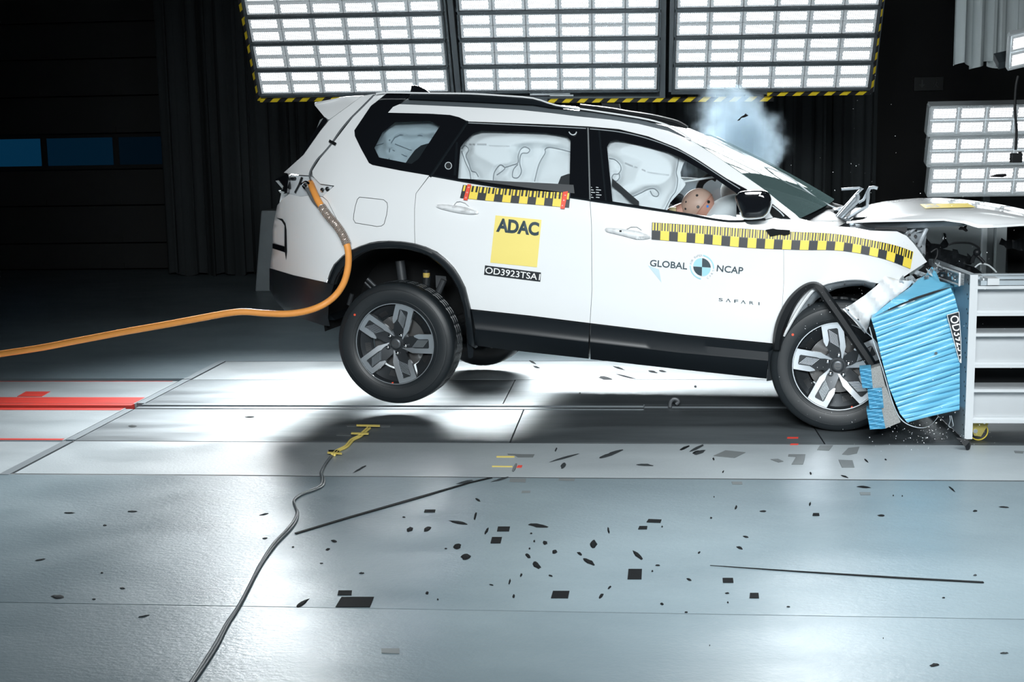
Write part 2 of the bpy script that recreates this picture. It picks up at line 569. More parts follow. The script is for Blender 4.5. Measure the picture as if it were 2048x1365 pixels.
# pit edge strip running away from the camera
for y0, y1 in ((YE - .02, YD - .02), (YD + .02, YS - .1), (YS + .1, YB2), (YB2 + .02, YA + .02)):
    slab('floor_edge_strip', XL - .05, y0, XL + .006, y1, mat('edge_steel', (0.2, 0.23, 0.25), 0.45, metal=0.6), 0.002)


def mark(name, P, m, t=0.002, z0=0.0):
    A = [wz(x, y, z0) for x, y in P]
    bb = MB(); bb.prism([(p[0], p[1], z0) for p in A], [(p[0], p[1], z0 + t) for p in A])
    return struct(bb.build(name, m, smooth=0))


def band(name, x0, x1, y0, y1, m, t=0.0015):
    bb = MB(); bb.box((x0, y0, 0.0), (x1, y1, t)); return struct(bb.build(name, m, smooth=0))


band('floor_marking', -16, XL - .1, YB2 - .075, YB2 - .062, REDP)
band('floor_marking', -16, XL - .07, YS + .095, YS + .30, REDP)
band('floor_marking', -16, XL - .07, YS - .13, YS - .066, REDP)
band('floor_marking', -16, XL - .07, YD + .012, YD + .05, REDP)
b = MB(); b.box((-16, YS + .03, -.06), (XL - .06, YS + .088, 0)); struct(b.build('floor_rail', REDP, smooth=0))
mark('floor_marking', [(34, 794), (52, 784), (101, 784), (84, 794)], REDP)

# walls, ceiling, sectional door, curtains
b = MB(); b.box((-16, 18, 0), (12, 18.2, 9)); struct(b.build('wall_back', WALLB, smooth=0))
b = MB(); b.box((-16.2, -5, 0), (-16, 18.2, 9)); struct(b.build('wall_left', WALLB, smooth=0))
b = MB(); b.box((12, -5, 0), (12.2, 18.2, 9)); struct(b.build('wall_right', WALLB, smooth=0))
b = MB(); b.box((-16.2, -5.2, 9), (12.2, 18.2, 9.2)); struct(b.build('ceiling', WALLB, smooth=0))
YDR = 17.8
dr = thing('door_1', None, None, (wY(160, 300, YDR)[0], YDR, 0)); dr['kind'] = 'structure'
xl, xr = wY(-60, 300, YDR)[0], wY(352, 300, YDR)[0]
edges = [-60, 45, 118, 193, 268, 340, 412, 487, 556]
for i in range(len(edges) - 1):
    z1, z0 = wY(165, edges[i], YDR)[2], wY(165, edges[i + 1], YDR)[2]
    if i == 7: z0 = 0.02
    b = MB()
    if i == 4:
        zs = [wY(165, 276, YDR)[2], wY(165, 331, YDR)[2]]
        b.box((xl, YDR, zs[0]), (xr, YDR + .06, z1 - .01)); b.box((xl, YDR, z0 + .01), (xr, YDR + .06, zs[1]))
        mull = [-60, 88, 232, 352]
        xs = [wY(q, 303, YDR)[0] for q in mull]
        for q in xs: b.box((q - .04, YDR - .01, zs[1]), (q + .04, YDR + .05, zs[0]))
        f = b.build('window_band', WALLB, dr, smooth=0)
        for k, e in enumerate((0.055, 0.020, 0.006)):
            bb = MB(); bb.box((xs[k] + .04, YDR + .02, zs[1]), (xs[k + 1] - .04, YDR + .03, zs[0]))
            bb.build('pane', mat('dusk_pane_%d' % k, (0.01, 0.02, 0.03), 0.2, emit=(0.02, 0.42, 1.0), es=e * 0.9), f, smooth=0)
    else:
        b.box((xl, YDR, z0 + .01), (xr, YDR + .06, z1 - .01))
        for q in (80, 228): xx = wY(q, 300, YDR)[0]; b.box((xx - .05, YDR - .015, z0 + .01), (xx + .05, YDR, z0 + .09))
        b.build('door_panel', mat('door_metal', (0.016, 0.018, 0.019), 0.6), dr, smooth=0)


def curtain(name, xa, xb, Y, zb, zt, m, nf, amp, seed):
    rnd = random.Random(seed); n = nf * 10
    ph = [rnd.uniform(0, 6.28) for _ in range(4)]
    rows = []
    for j in range(9):
        t = j / 8; z = zb + (zt - zb) * t; row = []
        for i in range(n + 1):
            s = i / n
            a = s * nf * 2 * math.pi
            y = amp * (math.sin(a + 0.7 * math.sin(a * .31 + ph[0])) * (0.7 + .3 * math.sin(a * .17 + ph[1])) + .35 * math.sin(2.1 * a + ph[2] + .5 * t))
            row.append((xa + (xb - xa) * s + amp * .5 * math.sin(a * 1.3 + ph[3]), Y + y * (1.0 - .25 * t), z + (0.03 * math.sin(a * .5) if j == 0 else 0)))
        rows.append(row)
    V, Fc = grid_shell(rows, (0, .012, 0))
    return J(name, V, Fc, m, smooth=60)


c = curtain('curtain', wY(331, 400, 16.9)[0], wY(1000, 400, 16.9)[0], 16.9, 0.02, 8.6, CURT, 26, 0.09, 3)
tag(c, 'long dark grey floor-length curtain hanging beside the black sectional door', 'curtain')
c = curtain('curtain', wY(1000, 400, 16.9)[0], wY(1752, 400, 16.9)[0], 16.9, 0.02, 8.6, CURT, 30, 0.09, 5)
tag(c, 'dark grey curtain hanging behind the windscreen and the smoke cloud', 'curtain')
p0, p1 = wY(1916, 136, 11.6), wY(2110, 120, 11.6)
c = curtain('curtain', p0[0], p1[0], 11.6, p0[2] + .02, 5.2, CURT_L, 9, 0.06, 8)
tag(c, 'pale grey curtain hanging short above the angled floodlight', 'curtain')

# grey blocks standing behind the car and behind the barrier
q = [wY(*p, 14.9) for p in ((510, 586), (522, 421), (660, 421), (660, 586))]
b = MB(); b.prism([(p[0], 14.9, max(p[2], 0)) for p in q], [(p[0], 15.6, max(p[2], 0)) for p in q])
tag(b.build('concrete_block', GREYB, smooth=0, bevel=.02), 'grey concrete block standing behind the rear bumper', 'block')
t = thing('equipment_cabinet', 'grey steel cabinet standing behind the barrier under the raised bonnet', 'cabinet', (2.9, 9.9, 0))


def cab(name, x0, x1, ya, yb, zt, m):
    b = MB(); b.box((wY(x0, 500, ya)[0], ya, 0.0), (wY(x1, 500, ya)[0], yb, zt)); return b.build(name, m, t, smooth=0, bevel=.006)


cab('body', 1846, 2000, 9.7, 10.4, 1.09, mat('cabinet_grey', (0.21, 0.24, 0.25), 0.6))
cab('corner_post', 1964, 1974, 9.66, 9.71, 1.09, HOUS_W)
cab('side_panel', 1992, 2013, 9.62, 9.74, 1.10, mat('cabinet_pale', (0.33, 0.37, 0.38), 0.5))

# ================================================================ the lamp array behind the car
EX = np.array([1.0, 0, 0]); EY = np.array([0, -.482, .876]); EN = np.cross(EX, EY)
AP0 = wY(1120, 190, 12.2)


def ap(x, y): return wplane(x, y, AP0, EN)


mw = MB()
mw.add([(-.48, -.165, 0), (.48, -.165, 0), (.48, .165, 0), (-.48, .165, 0), (-.5, -.18, -.06), (.5, -.18, -.06), (.5, .18, -.06), (-.5, .18, -.06)],
       [(0, 1, 2, 3), (4, 5, 1, 0), (5, 6, 2, 1), (6, 7, 3, 2), (7, 4, 0, 3), (7, 6, 5, 4)])
MODME = None


def module(parent, pos, ex, ey, en, w, h):
    """an LED module: copies share one mesh"""
    global MODME
    if MODME is None:
        o = mw.build('led_module', LED, None, smooth=0); MODME = o.data
        for v in MODME.vertices: v.co += ORG[o]
        bpy.data.objects.remove(o)
    o = bpy.data.objects.new('led_module', MODME); COL.objects.link(o)
    o.parent = parent
    M = Matrix((ex, ey, en)).transposed().to_4x4()
    o.matrix_local = Matrix.Translation(Vector([float(q) for q in pos]) - ORG[parent]) @ M @ Matrix.Diagonal((w, h / .375, w, 1))
    return o


def fixture(P, ex, ey, en, W, H, ncol, label, group, hm, name='floodlight', dp=1.0):
    """a floodlight of ncol x 2 modules whose lower left corner is P"""
    t = thing(name, label, 'floodlight', P, group)
    b = MB(); c = P + ex * W / 2 + ey * H / 2 - en * .09 * dp
    b.obox(c, ex * (W / 2), ey * (H / 2), en * .05 * dp)
    for s in (-1, 1): b.obox(c + ex * s * (W / 2 + .012) + en * .07 * dp, ex * .008, ey * (H / 2), en * .06 * dp)
    b.obox(c + ey * (H / 2 + .006) + en * .07 * dp, ex * (W / 2 + .012), ey * .008, en * .06 * dp)
    b.obox(c - ey * (H / 2 + .006) + en * .07 * dp, ex * (W / 2 + .012), ey * .008, en * .06 * dp)
    b.build('housing', hm, t, smooth=0)
    for i in range(ncol):
        for j in range(2):
            module(t, P + ex * W * (i + .5) / ncol + ey * H * (j + .5) / 2 + en * .02, ex, ey, en, W / ncol * .985, H / 2)
    return t


PANELS = [('left', (523, 187), (897, 182)), ('middle', (930, 181), (1314, 178)), ('right', (1349, 178), (1736, 174))]
pitch = float(np.dot(ap(926, 129) - ap(930, 181), EY))
rown = ['lowest', 'second-lowest', 'third-lowest', 'fourth-lowest', 'fifth-lowest', 'topmost']
for nm, bl, br in PANELS:
    A, B = ap(*bl), ap(*br); ex = (B - A); W = float(np.linalg.norm(ex)); ex = ex / W
    ey = np.cross(EN, ex)
    for r in range(6):
        # the fixture's own beam: its lenses throw light down and forward
        c0 = A + ex * W / 2 + ey * (pitch * r + pitch * .45) + EN * .06
        area_light('fixture_beam', c0, c0 + EN, W, pitch * .8, {'left': 20, 'middle': 26, 'right': 6}[nm], 52)
        fixture(A + ey * pitch * r, ex, ey, EN, W, pitch * .90, 6, '%s wide white floodlight in the %s panel of the lamp array' % (rown[r], nm), 'floodlights in the lamp array', HOUS)


def bar(b, p, q, wd, dp, mi=0, back=0.13):
    """steel bar in the array plane between two points"""
    p, q = np.array(p), np.array(q); ax = (q - p) / 2; L = np.linalg.norm(ax)
    sd = np.cross(EN, ax / L)
    b.obox((p + q) / 2 - EN * back, ax, sd * wd / 2, EN * dp / 2, mi)


up = EY * pitch * 6.1
for nm, xs, yb in (('left', (504 + 8, 902), 196), ('middle', (917, 1325), 203), ('right', (1343, 1744), 189)):
    a, c2 = ap(xs[0] + (4 if nm == 'left' else 0), yb), ap(xs[1], yb)
    t = thing('lighting_rig', 'dark steel frame carrying the %s panel of white floodlights' % nm, 'frame', a, 'frames of the lamp array')
    for p in (a, c2):
        b = MB(); bar(b, p, p + up, .05, .10, back=.10); b.build('post', FRAME, t, smooth=0)
    b = MB(); bar(b, a, c2, .05, .10, back=.10); b.build('bottom_beam', FRAME, t, smooth=0)
    b = MB()
    for r in range(7): bar(b, a + EY * (pitch * r + (.04 if r else 0.02)), c2 + EY * (pitch * r + (.04 if r else 0.02)), .03, .05, back=.2)
    b.build('cross_bars', FRAME, t, smooth=0)
    if nm == 'middle':
        b = MB(); bar(b, ap(1095, 206), ap(1548, 203), .035, .03, back=.05); b.build('hazard_strip', HAZ, t, smooth=0)
        b = MB(); bar(b, ap(1060, 187.5), ap(1140, 187), .03, .05, back=.02); b.tube([ap(1100, 188) + EN * .03, ap(1147, 188) + EN * .03], .008, 8); b.build('clamp', HOUS_W, t, smooth=0)
    if nm == 'left':
        b = MB(); bar(b, ap(518, 205), ap(860, 199), .035, .03, back=.05); b.build('hazard_strip', HAZ, t, smooth=0)
        p = ap(517, 205); b = MB(); bar(b, p, p + up, .035, .03, back=.05); b.build('hazard_strip', HAZ, t, smooth=0)
    if nm == 'right':
        b = MB(); bar(b, ap(1535, 192.5), ap(1742, 190), .035, .03, back=.05); b.build('hazard_strip', HAZ, t, smooth=0)
        p = ap(1743, 190); b = MB(); bar(b, p, p + up, .035, .03, back=.05); b.build('hazard_strip', HAZ, t, smooth=0)

# three floodlights low on the right, one angled above them
RY = np.array([0, -.33, .944]); RN = np.cross(EX, RY); RP0 = wY(1855, 389, 12.6)
for k, (bl, tl) in enumerate((((1856, 389), (1844, 334)), ((1855, 329), (1845, 275)), ((1856, 268.5), (1847, 213)))):
    P = wplane(*bl, RP0, RN); H = float(np.dot(wplane(*tl, RP0, RN) - P, RY)); W = float((wplane(2080, bl[1], RP0, RN) - P)[0])
    fixture(P, EX, RY, RN, W, H, 4, ('lowest', 'middle', 'topmost')[k] + ' of the three stacked white floodlights above the bonnet', 'floodlights stacked above the bonnet', HOUS_W)
b = MB()
for x in (1880, 1990):
    p = wplane(x, 395, RP0, RN) - RN * .2; b.box((p[0] - .03, p[1] + .1, 0), (p[0] + .03, p[1] + .16, p[2] + .7))
tag(b.build('lamp_stand', FRAME, smooth=0), 'dark upright steel stand behind the three stacked floodlights', 'stand')
FP = wY(2018, 136, 10.2); a1 = wY(1990, 77, 10.0); a2 = wY(2080, 122, 10.2)
fx_ = a2 - FP; Wf = float(np.linalg.norm(fx_)); fx_ = fx_ / Wf; fy_ = a1 - FP; fy_ = fy_ - fx_ * np.dot(fy_, fx_); Hf = float(np.linalg.norm(fy_)); fy_ /= Hf; fn_ = np.cross(fx_, fy_)
fl = fixture(FP, fx_, fy_, fn_, Wf, Hf, 2, 'angled white floodlight hanging below the pale grey curtain', None, HOUS_W, dp=.3)
b = MB(); b.obox(FP + fx_ * .06 - fy_ * .03 - fn_ * .14, fx_ * .11, fy_ * .03, fn_ * .06); b.tube([FP + fx_ * .05 - fy_ * .05 - fn_ * .14, FP + fx_ * .3 - fy_ * .12 - fn_ * .16], .02); b.build('bracket', HOUS, fl, smooth=0)
cp = [wY(x, y, 10.35) for x, y in ((2037, 152), (2032, 175), (2030, 220), (2033, 260), (2031, 300))]
t = thing('hanging_cable', 'black cable with a small black box hanging below the angled floodlight', 'cable', cp[-1])
b = MB(); b.tube(smooth_pts(cp, 5), .010, 8); b.build('cord', BLACK, t)
q = wY(2032, 316, 10.35); b = MB(); b.box(q - np.array([.04, .03, .036]), q + np.array([.04, .03, .036])); b.box(q + np.array([.02, -.025, .03]), q + np.array([.035, .025, .048])); b.build('plug_box', BLACK, t, smooth=0, bevel=.004)
# unlit escape sign
b = MB(); q = wY(1857, 168, 17.965)
t = thing('escape_sign', 'unlit dark escape-route sign on the black back wall', 'sign', q)
b.box(q - np.array([.19, .03, .09]), q + np.array([.19, .03, .09])); b.build('sign_body', mat('sign_dark', (0.02, 0.025, 0.026), 0.5), t, smooth=0, bevel=.005)
b = MB(); c2 = q + np.array([-.09, -.034, 0]); b.box(c2 + np.array([-.01, -.002, -.01]), c2 + np.array([.01, .002, .055]))
b.prism([c2 + np.array(v) for v in ((-.04, -.002, -.005), (.04, -.002, -.005), (0, -.002, -.05))], [c2 + np.array(v) for v in ((-.04, .002, -.005), (.04, .002, -.005), (0, .002, -.05))])
c2 = q + np.array([.09, -.034, 0]); b.tube([c2 + np.array(v) for v in ((-.03, 0, -.055), (0, 0, -.01), (.01, 0, .03))], .008, 6); b.tube([c2 + np.array(v) for v in ((.0, 0, -.01), (.03, 0, -.05))], .008, 6); b.tube([c2 + np.array(v) for v in ((-.03, 0, .01), (.01, 0, .025), (.035, 0, .0))], .006, 6); b.ball(c2 + np.array([.012, 0, .048]), .011, .006, .011, 8, 6)
b.build('pictogram', mat('sign_figure', (0.05, 0.06, 0.06), 0.5), t, smooth=0)
# ================================================================ the car
WHITE = mat('white_paint', (0.80, 0.82, 0.83), 0.22, coat=0.7)
CLAD = mat('black_cladding', (0.007, 0.010, 0.013), 0.36, spec=.4)
LINER = mat('wheel_liner', (0.004, 0.0045, 0.005), 0.85, spec=.2)
SEAT = mat('dark_trim', (0.02, 0.024, 0.027), 0.8)
BAG = mat('airbag_cloth', (0.70, 0.75, 0.77), 0.75, bump=(60, .05), spec=0.2)
SEAM = mat('airbag_seam', (0.25, 0.28, 0.30), 0.8)
RUB = mat('tyre_rubber', (0.012, 0.016, 0.019), 0.46, bump=(14, .05))
RIMD = mat('dark_rim', (0.035, 0.04, 0.045), 0.35, metal=0.5)
RIMS = mat('machined_rim', (0.62, 0.66, 0.70), 0.28, metal=0.85)
CHROME = mat('chrome', (0.8, 0.82, 0.84), 0.12, metal=1.0)
DISC = mat('brake_steel', (0.13, 0.13, 0.13), 0.4, metal=0.8)
BARE = mat('bare_body_metal', (0.55, 0.60, 0.64), 0.4, metal=0.25, noise=(12, .4, (0.25, .28, .3)))
GLASS = glass_mat('side_glass', (0.955, 0.965, 0.97), 1.35)
GLASS_T = glass_mat('tinted_glass', (0.80, 0.84, 0.86), 1.4)
WSG = glass_mat('windscreen_glass', (0.86, 0.93, 0.93), 1.3, .25, (.32, .5, .5))  # teal diffuse share mixed in to stand for the glass's reflection
TAPE_Y = mat('ruler_yellow', (0.84, 0.64, 0.08), 0.4)
TAPE_B = mat('ruler_black', (0.018, 0.022, 0.026), 0.4)
INK = mat('dark_ink', (0.02, 0.045, 0.06), 0.4)
PALEB = mat('pale_blue_ink', (0.33, 0.62, 0.70), 0.4)
GREYI = mat('grey_ink', (0.45, 0.48, 0.5), 0.5)

car = thing('car', 'white five-door SUV with nose crushed against the blue barrier and airbags deployed', 'car', CO, rotz=-CA)
del ORG[car]


def lift(f, dv): return lambda p: f(p)


# ---- dark inner shell behind the skin, floor pan, far side
inner = [(640, 240), (700, 205), (790, 196), (1080, 214), (1250, 246), (1390, 300), (1560, 425), (1560, 690), (1540, 740), (960, 690), (940, 620), (905, 535), (852, 500), (778, 489), (708, 506), (664, 562), (655, 560), (560, 530), (560, 420), (600, 345)]
wins = [[(749, 296), (765, 265), (790, 245), (859, 242), (880, 252), (837, 318), (823, 328), (758, 315)],
        [(916, 357), (921, 295), (929, 284), (945, 268), (962, 262), (1088, 266), (1134, 273), (1141, 281), (1139, 372), (1029, 364)],
        [(1225, 403), (1214, 294), (1220, 283), (1232, 280), (1248, 283), (1336, 305), (1359, 315), (1414, 346), (1473, 387), (1473, 436), (1433, 435), (1371, 426), (1281, 412)]]
panel('inner_shell', inner, mat('inner_grey', (.22, .24, .25), .7), car, off=.035, thick=.02, holes=[inset(q, -4) for q in wins], step=22)
b = MB()
P0, P1 = sk(690, 640), sk(1545, 735)
zf = lambda u: .26 - .062 * u
us = [-.55, .5, 1.5, 2.35, 2.9]
for i in range(1, 4):
    u0, u1 = us[i], us[i + 1]
    lo = .50 if i == 0 else .33
    b.prism([(u0, .30, zf(u0) + lo), (u1, .30, zf(u1) + lo), (u1, .30, zf(u1) + .62), (u0, .30, zf(u0) + .62)],
            [(u0, 1.6, zf(u0) + lo), (u1, 1.6, zf(u1) + lo), (u1, 1.6, zf(u1) + .62), (u0, 1.6, zf(u0) + .62)])
b.build('floor_pan', LINER, car, smooth=0)
# far body side, seen only through the windows and under the bonnet
far = [(-.72, .55), (-.70, 1.05), (-.42, 1.28), (2.05, 1.22), (2.75, 1.02), (2.75, .55), (2.35, .36), (.5, .36), (.3, .8), (-.3, .8), (-.4, .55)]
b = MB(); b.prism([(u, CARW - .06, zf(u) + z) for u, z in far], [(u, CARW, zf(u) + z) for u, z in far]); b.build('far_body_side', WHITE, car, smooth=0)
for u0, u1, ua, ub in ((-.42, -.28, -.1, .0), (1.05, 1.2, 1.0, 1.12)):
    b = MB(); b.prism([(u0, CARW - .10, zf(u0) + 1.2), (u1, CARW - .10, zf(u1) + 1.2), (ub, CARW - .33, zf(ub) + 1.72), (ua, CARW - .33, zf(ua) + 1.72)],
            [(u0, CARW - .04, zf(u0) + 1.2), (u1, CARW - .04, zf(u1) + 1.2), (ub, CARW - .28, zf(ub) + 1.72), (ua, CARW - .28, zf(ua) + 1.72)])
    b.build('far_pillar', SEAT, car, smooth=0)

b = MB(); b.prism([(2.25, .45, .22), (3.0, .45, .20), (3.0, .45, .86), (2.25, .45, .95)], [(2.25, 1.80, .22), (3.0, 1.80, .20), (3.0, 1.80, .86), (2.25, 1.80, .95)])
b.build('front_light_blocker', LINER, car, smooth=0)  # unseen block added in the crushed front to keep lamp light from leaking through
# ---- white skin panels
QUARTER = [(752, 188), (776, 185), (742, 212), (709, 261), (710, 272), (722, 297), (738, 326), (745, 330), (800, 341), (859, 351), (832, 387), (829, 418), (829, 460), (830, 488), (800, 483), (776, 482), (757, 483), (739, 486), (720, 493), (703, 501), (690, 470), (674, 440), (655, 402), (645, 393), (668, 372), (640, 368), (625, 352), (624, 342), (640, 317), (666, 286), (706, 234)]
FUEL = [(719, 395), (742, 397), (767, 400), (774, 406), (775, 414), (773, 430), (768, 448), (763, 452), (754, 453), (730, 449), (711, 446), (707, 439), (708, 428), (711, 412), (715, 399)]
panel('rear_quarter_panel', QUARTER, WHITE, car, holes=[inset(FUEL, -.8)], gap=.38)
panel('fuel_door', FUEL, WHITE, car, gap=.3, off=-.001)
TAILG = [(752, 187), (705, 233), (665, 285), (638, 317), (623, 341), (620, 352), (600, 351), (577, 348), (566, 346), (587, 327), (607, 309), (640, 262), (657, 241), (680, 224), (725, 191)]
panel('tailgate', TAILG, WHITE, car, gap=.8, off=.004, thick=.03)
GL2 = [(648, 234), (655, 242), (640, 262), (607, 309), (605, 306), (625, 270)]
pts = [sk(*p, .02) for p in GL2]
b = MB(); b.prism(pts, [(p[0] - .02, CARW - p[1], p[2]) for p in pts]); b.build('rear_window', BLACK_G, car, smooth=0)
BUMP = [(578, 388), (600, 393), (622, 390), (645, 394), (655, 402), (674, 440), (690, 470), (702, 501), (684, 513), (668, 529), (660, 545), (653, 567), (620, 560), (587, 552), (540, 537), (541, 524), (545, 494), (545, 461), (547, 448), (554, 411), (565, 398)]
panel('rear_bumper', BUMP, WHITE, car, gap=.38)
# reflector recess at the bumper corner
panel('corner_trim', [(553, 436), (565, 438), (571, 447), (573, 460), (574, 505), (572, 520), (569, 500), (569, 452), (563, 442)], BLACK, car, off=-.004, thick=.01, step=6)
panel('corner_trim', [(545, 487), (572, 494), (573, 506), (545, 497)], BLACK_G, car, off=-.004, thick=.01, step=8)
panel('bumper_insert', [(549, 440), (562, 443), (568, 452), (568, 492), (546, 486), (546, 462)], WHITE, car, off=-.010, thick=.012, step=8)
BUMPL = [(539, 536.5), (587, 550.8), (653, 565.3), (668, 568.5), (658, 602), (656, 636), (660, 653), (645, 651), (621, 643), (590, 632), (570, 622), (554, 606), (539, 579)]
panel('lower_bumper', BUMPL, CLAD, car, off=-.003, thick=.03)
# body behind: rear face closed to the far side
for nm, rf, m_ in (('rear_body', [(569, 352), (560, 400), (552, 440), (549, 500), (545, 540)], WHITE), ('rear_body_lower', [(545, 541), (548, 575), (560, 600), (600, 630), (640, 640)], CLAD)):
    A = [sk(*p, .05) for p in rf]
    A += [(A[-1][0] + .10, A[-1][1], A[-1][2]), (A[0][0] + .12, A[0][1], A[0][2])]
    b = MB(); b.prism(A, [(p[0], CARW - p[1], p[2]) for p in A]); b.build(nm, m_, car, smooth=0)
# tail lamp opening with what is left of the lamp
panel('lamp_cavity', [(577, 349), (600, 352), (620, 353), (668, 370), (655, 385), (645, 393), (622, 390), (600, 393), (575, 390)], mat('cavity_paint', (.62, .66, .69), .4), car, off=.03, thick=.02)
A = [sk(*p, -.03) for p in ((550, 359), (575, 347), (577, 352), (574, 386), (568, 388), (560, 383), (566, 378), (566, 372))]
b = MB(); b.prism(A, [(p[0] - .05, p[1] + .3, p[2]) for p in A]); lamp = b.build('tail_lamp', BLACK_G, car, smooth=0)
A = [sk(*p, -.035) for p in ((551, 362), (556, 361), (566, 373), (564, 377))]
b = MB(); b.prism(A, [(p[0], p[1] + .1, p[2]) for p in A]); A = [sk(*p, -.035) for p in ((557, 381), (568, 384), (567, 388), (560, 386))]; b.prism(A, [(p[0], p[1] + .1, p[2]) for p in A]); b.build('lamp_lens', HOUS_W, lamp, smooth=0)
for P, r in (([(590, 385), (598, 370), (602, 360)], .006), ([(583, 357), (590, 357)], .010), ([(579, 365), (580, 377)], .006), ([(604, 355), (600, 366), (612, 372)], .008)):
    b = MB(); b.tube([sk(*p, .012) for p in P], r, 8); b.build('lamp_bracket', BLACK, car)
for x, y in ((645, 380), (655, 378)):
    b = MB(); q = sk(x, y, .016); b.lathe([(.013, -.006), (.013, .01)], 12, q); b.build('lamp_screw', CHROME, car); b = MB(); b.lathe([(.008, -.008), (.008, .004)], 10, q); b.build('screw_head', BLACK, car)
b = MB(); P = smooth_pts([(604, 370), (610, 364), (617, 366), (620, 374), (616, 380), (609, 377), (606, 372)], 4); b.tube([sk(*p, -.005) for p in P], .007, 8)
b.build('tow_shackle', CHROME, car)
# spoiler
SP = [(628, 205), (629, 211), (648, 234), (657, 240), (666, 234), (702, 207), (725, 191), (690, 193), (655, 200)]
A = [sk(*p, .015) for p in SP]
b = MB(); b.prism(A, [(p[0], CARW - p[1], p[2]) for p in A]); b.build('roof_spoiler', WHITE, car, bevel=.006, smooth=50)
# doors
HR = [(913, 404), (920, 403), (930, 406), (938, 413), (934, 419), (915, 416), (908, 410)]
RDOOR = [(859, 352), (950, 368), (1036, 381), (1100, 390), (1180, 401), (1183, 450), (1184, 580), (1180, 647), (1060, 632), (942, 619), (931, 575), (908, 535), (890, 517), (874, 504), (852, 494), (830, 488), (829, 460), (829, 418), (832, 387)]
rd = panel('rear_door', RDOOR, WHITE, car, gap=.42, holes=[HR])
panel('handle_cup', inset(HR, -2), WHITE, rd, off=.022, thick=.004, step=6)
FDOOR = [(1180, 401), (1277, 416), (1371, 430), (1433, 441), (1472, 444), (1531, 440), (1563, 432), (1567, 470), (1568, 560), (1563, 640), (1550, 688), (1370, 670), (1180, 647), (1184, 580), (1183, 450)]
HF = [(1252, 459), (1262, 454), (1274, 454), (1283, 460), (1282, 466), (1265, 464), (1252, 462)]
fd = panel('front_door', FDOOR, WHITE, car, gap=.42, holes=[HF])
panel('handle_cup', inset(HF, -2), WHITE, fd, off=.022, thick=.004, step=6)


def handle(P, par):
    V2, F2 = fill2d(smooth_pts(P, 3, True), step=5)
    cx, cy = sum(p[0] for p in P) / len(P), sum(p[1] for p in P) / len(P); B = np.array(smooth_pts(P, 3, True))
    dist = lambda p: min(1.0, math.sqrt(np.min(np.sum((B - np.array(p)) ** 2, 1))) / 5.5)
    V, Fc = shell(V2, F2, lambda p: sk(p[0], p[1], -.014 - .020 * math.sqrt(dist(p))), lambda p: sk(p[0], p[1], .01))
    return J('door_handle', V, Fc, WHITE, par, smooth=60)


handle([(872, 410), (890, 409), (915, 412), (935, 416), (956, 424), (954, 428), (940, 429), (922, 427), (905, 424), (885, 419), (874, 415)], rd)
h = handle([(1212, 456), (1235, 457), (1260, 460), (1283, 465), (1301, 473), (1299, 477), (1285, 479), (1269, 478), (1246, 472), (1225, 467), (1212, 463)], fd)
q = sk(1241, 462.5, -.036); b = MB(); b.box((q[0] - .006, q[1] - .002, q[2] - .005), (q[0] + .006, q[1] + .004, q[2] + .005)); b.build('keyhole', BLACK, fd, smooth=0)
# A pillar, roof side
CANT = [(776, 225.5), (786, 214), (799, 208.5), (860, 211), (960, 215.5), (1040, 220), (1103, 226.5), (1160, 233.5), (1220, 239.5), (1277, 248), (1336, 262), (1381, 280), (1433, 313), (1492, 354), (1531, 381), (1560, 405), (1591, 429), (1599, 437), (1563, 431), (1531, 439), (1500, 420), (1494, 379), (1453, 357), (1394, 318), (1355, 296), (1297, 273), (1238, 258.5), (1176, 253), (1100, 249), (936, 243), (918, 234.5), (900, 230), (860, 227.5)]
panel('roof_side', CANT, WHITE, car, off=-.004)
DP = [(776, 185), (800, 185), (823, 187), (799, 208.5), (786, 214), (776, 225.5), (860, 227.5), (900, 230), (918, 234.5), (934, 244), (859, 351), (800, 341), (745, 330), (738, 326), (722, 297), (710, 272), (709, 261), (742, 212)]
panel('rear_pillar_trim', DP, BLACK_G, car, holes=[wins[0]], off=-.002, step=12)
RF = [(935, 245), (1050, 248), (1175, 255), (1179, 399), (1148, 395), (1036, 379), (950, 366), (860, 351)]
panel('rear_window_frame', RF, BLACK_G, car, holes=[wins[1]], off=.001, gap=.5, step=12)
FFR = [(1177, 255), (1238, 260), (1297, 274.5), (1355, 297), (1394, 319), (1453, 358), (1494, 380), (1500, 420), (1531, 438), (1472, 443), (1433, 439), (1371, 428), (1277, 414), (1181, 400)]
panel('front_window_frame', FFR, BLACK_G, car, holes=[wins[2]], off=.001, gap=.5, step=12)
for nm, q, g_ in (('rear_quarter_window', wins[0], GLASS_T), ('rear_door_window', wins[1], GLASS), ('front_door_window', wins[2], GLASS)):
    panel(nm, inset(q, -2), g_, car, off=.012, thick=.004, step=16)
# trim lines: bright belt strip, window divider bars, round badge
def line(name, P, r, m, off=0.0, par=None, n=6, k=5):
    b = MB(); b.tube([sk(*p, off) for p in smooth_pts(P, k)], r, n); return b.build(name, m, par or car)


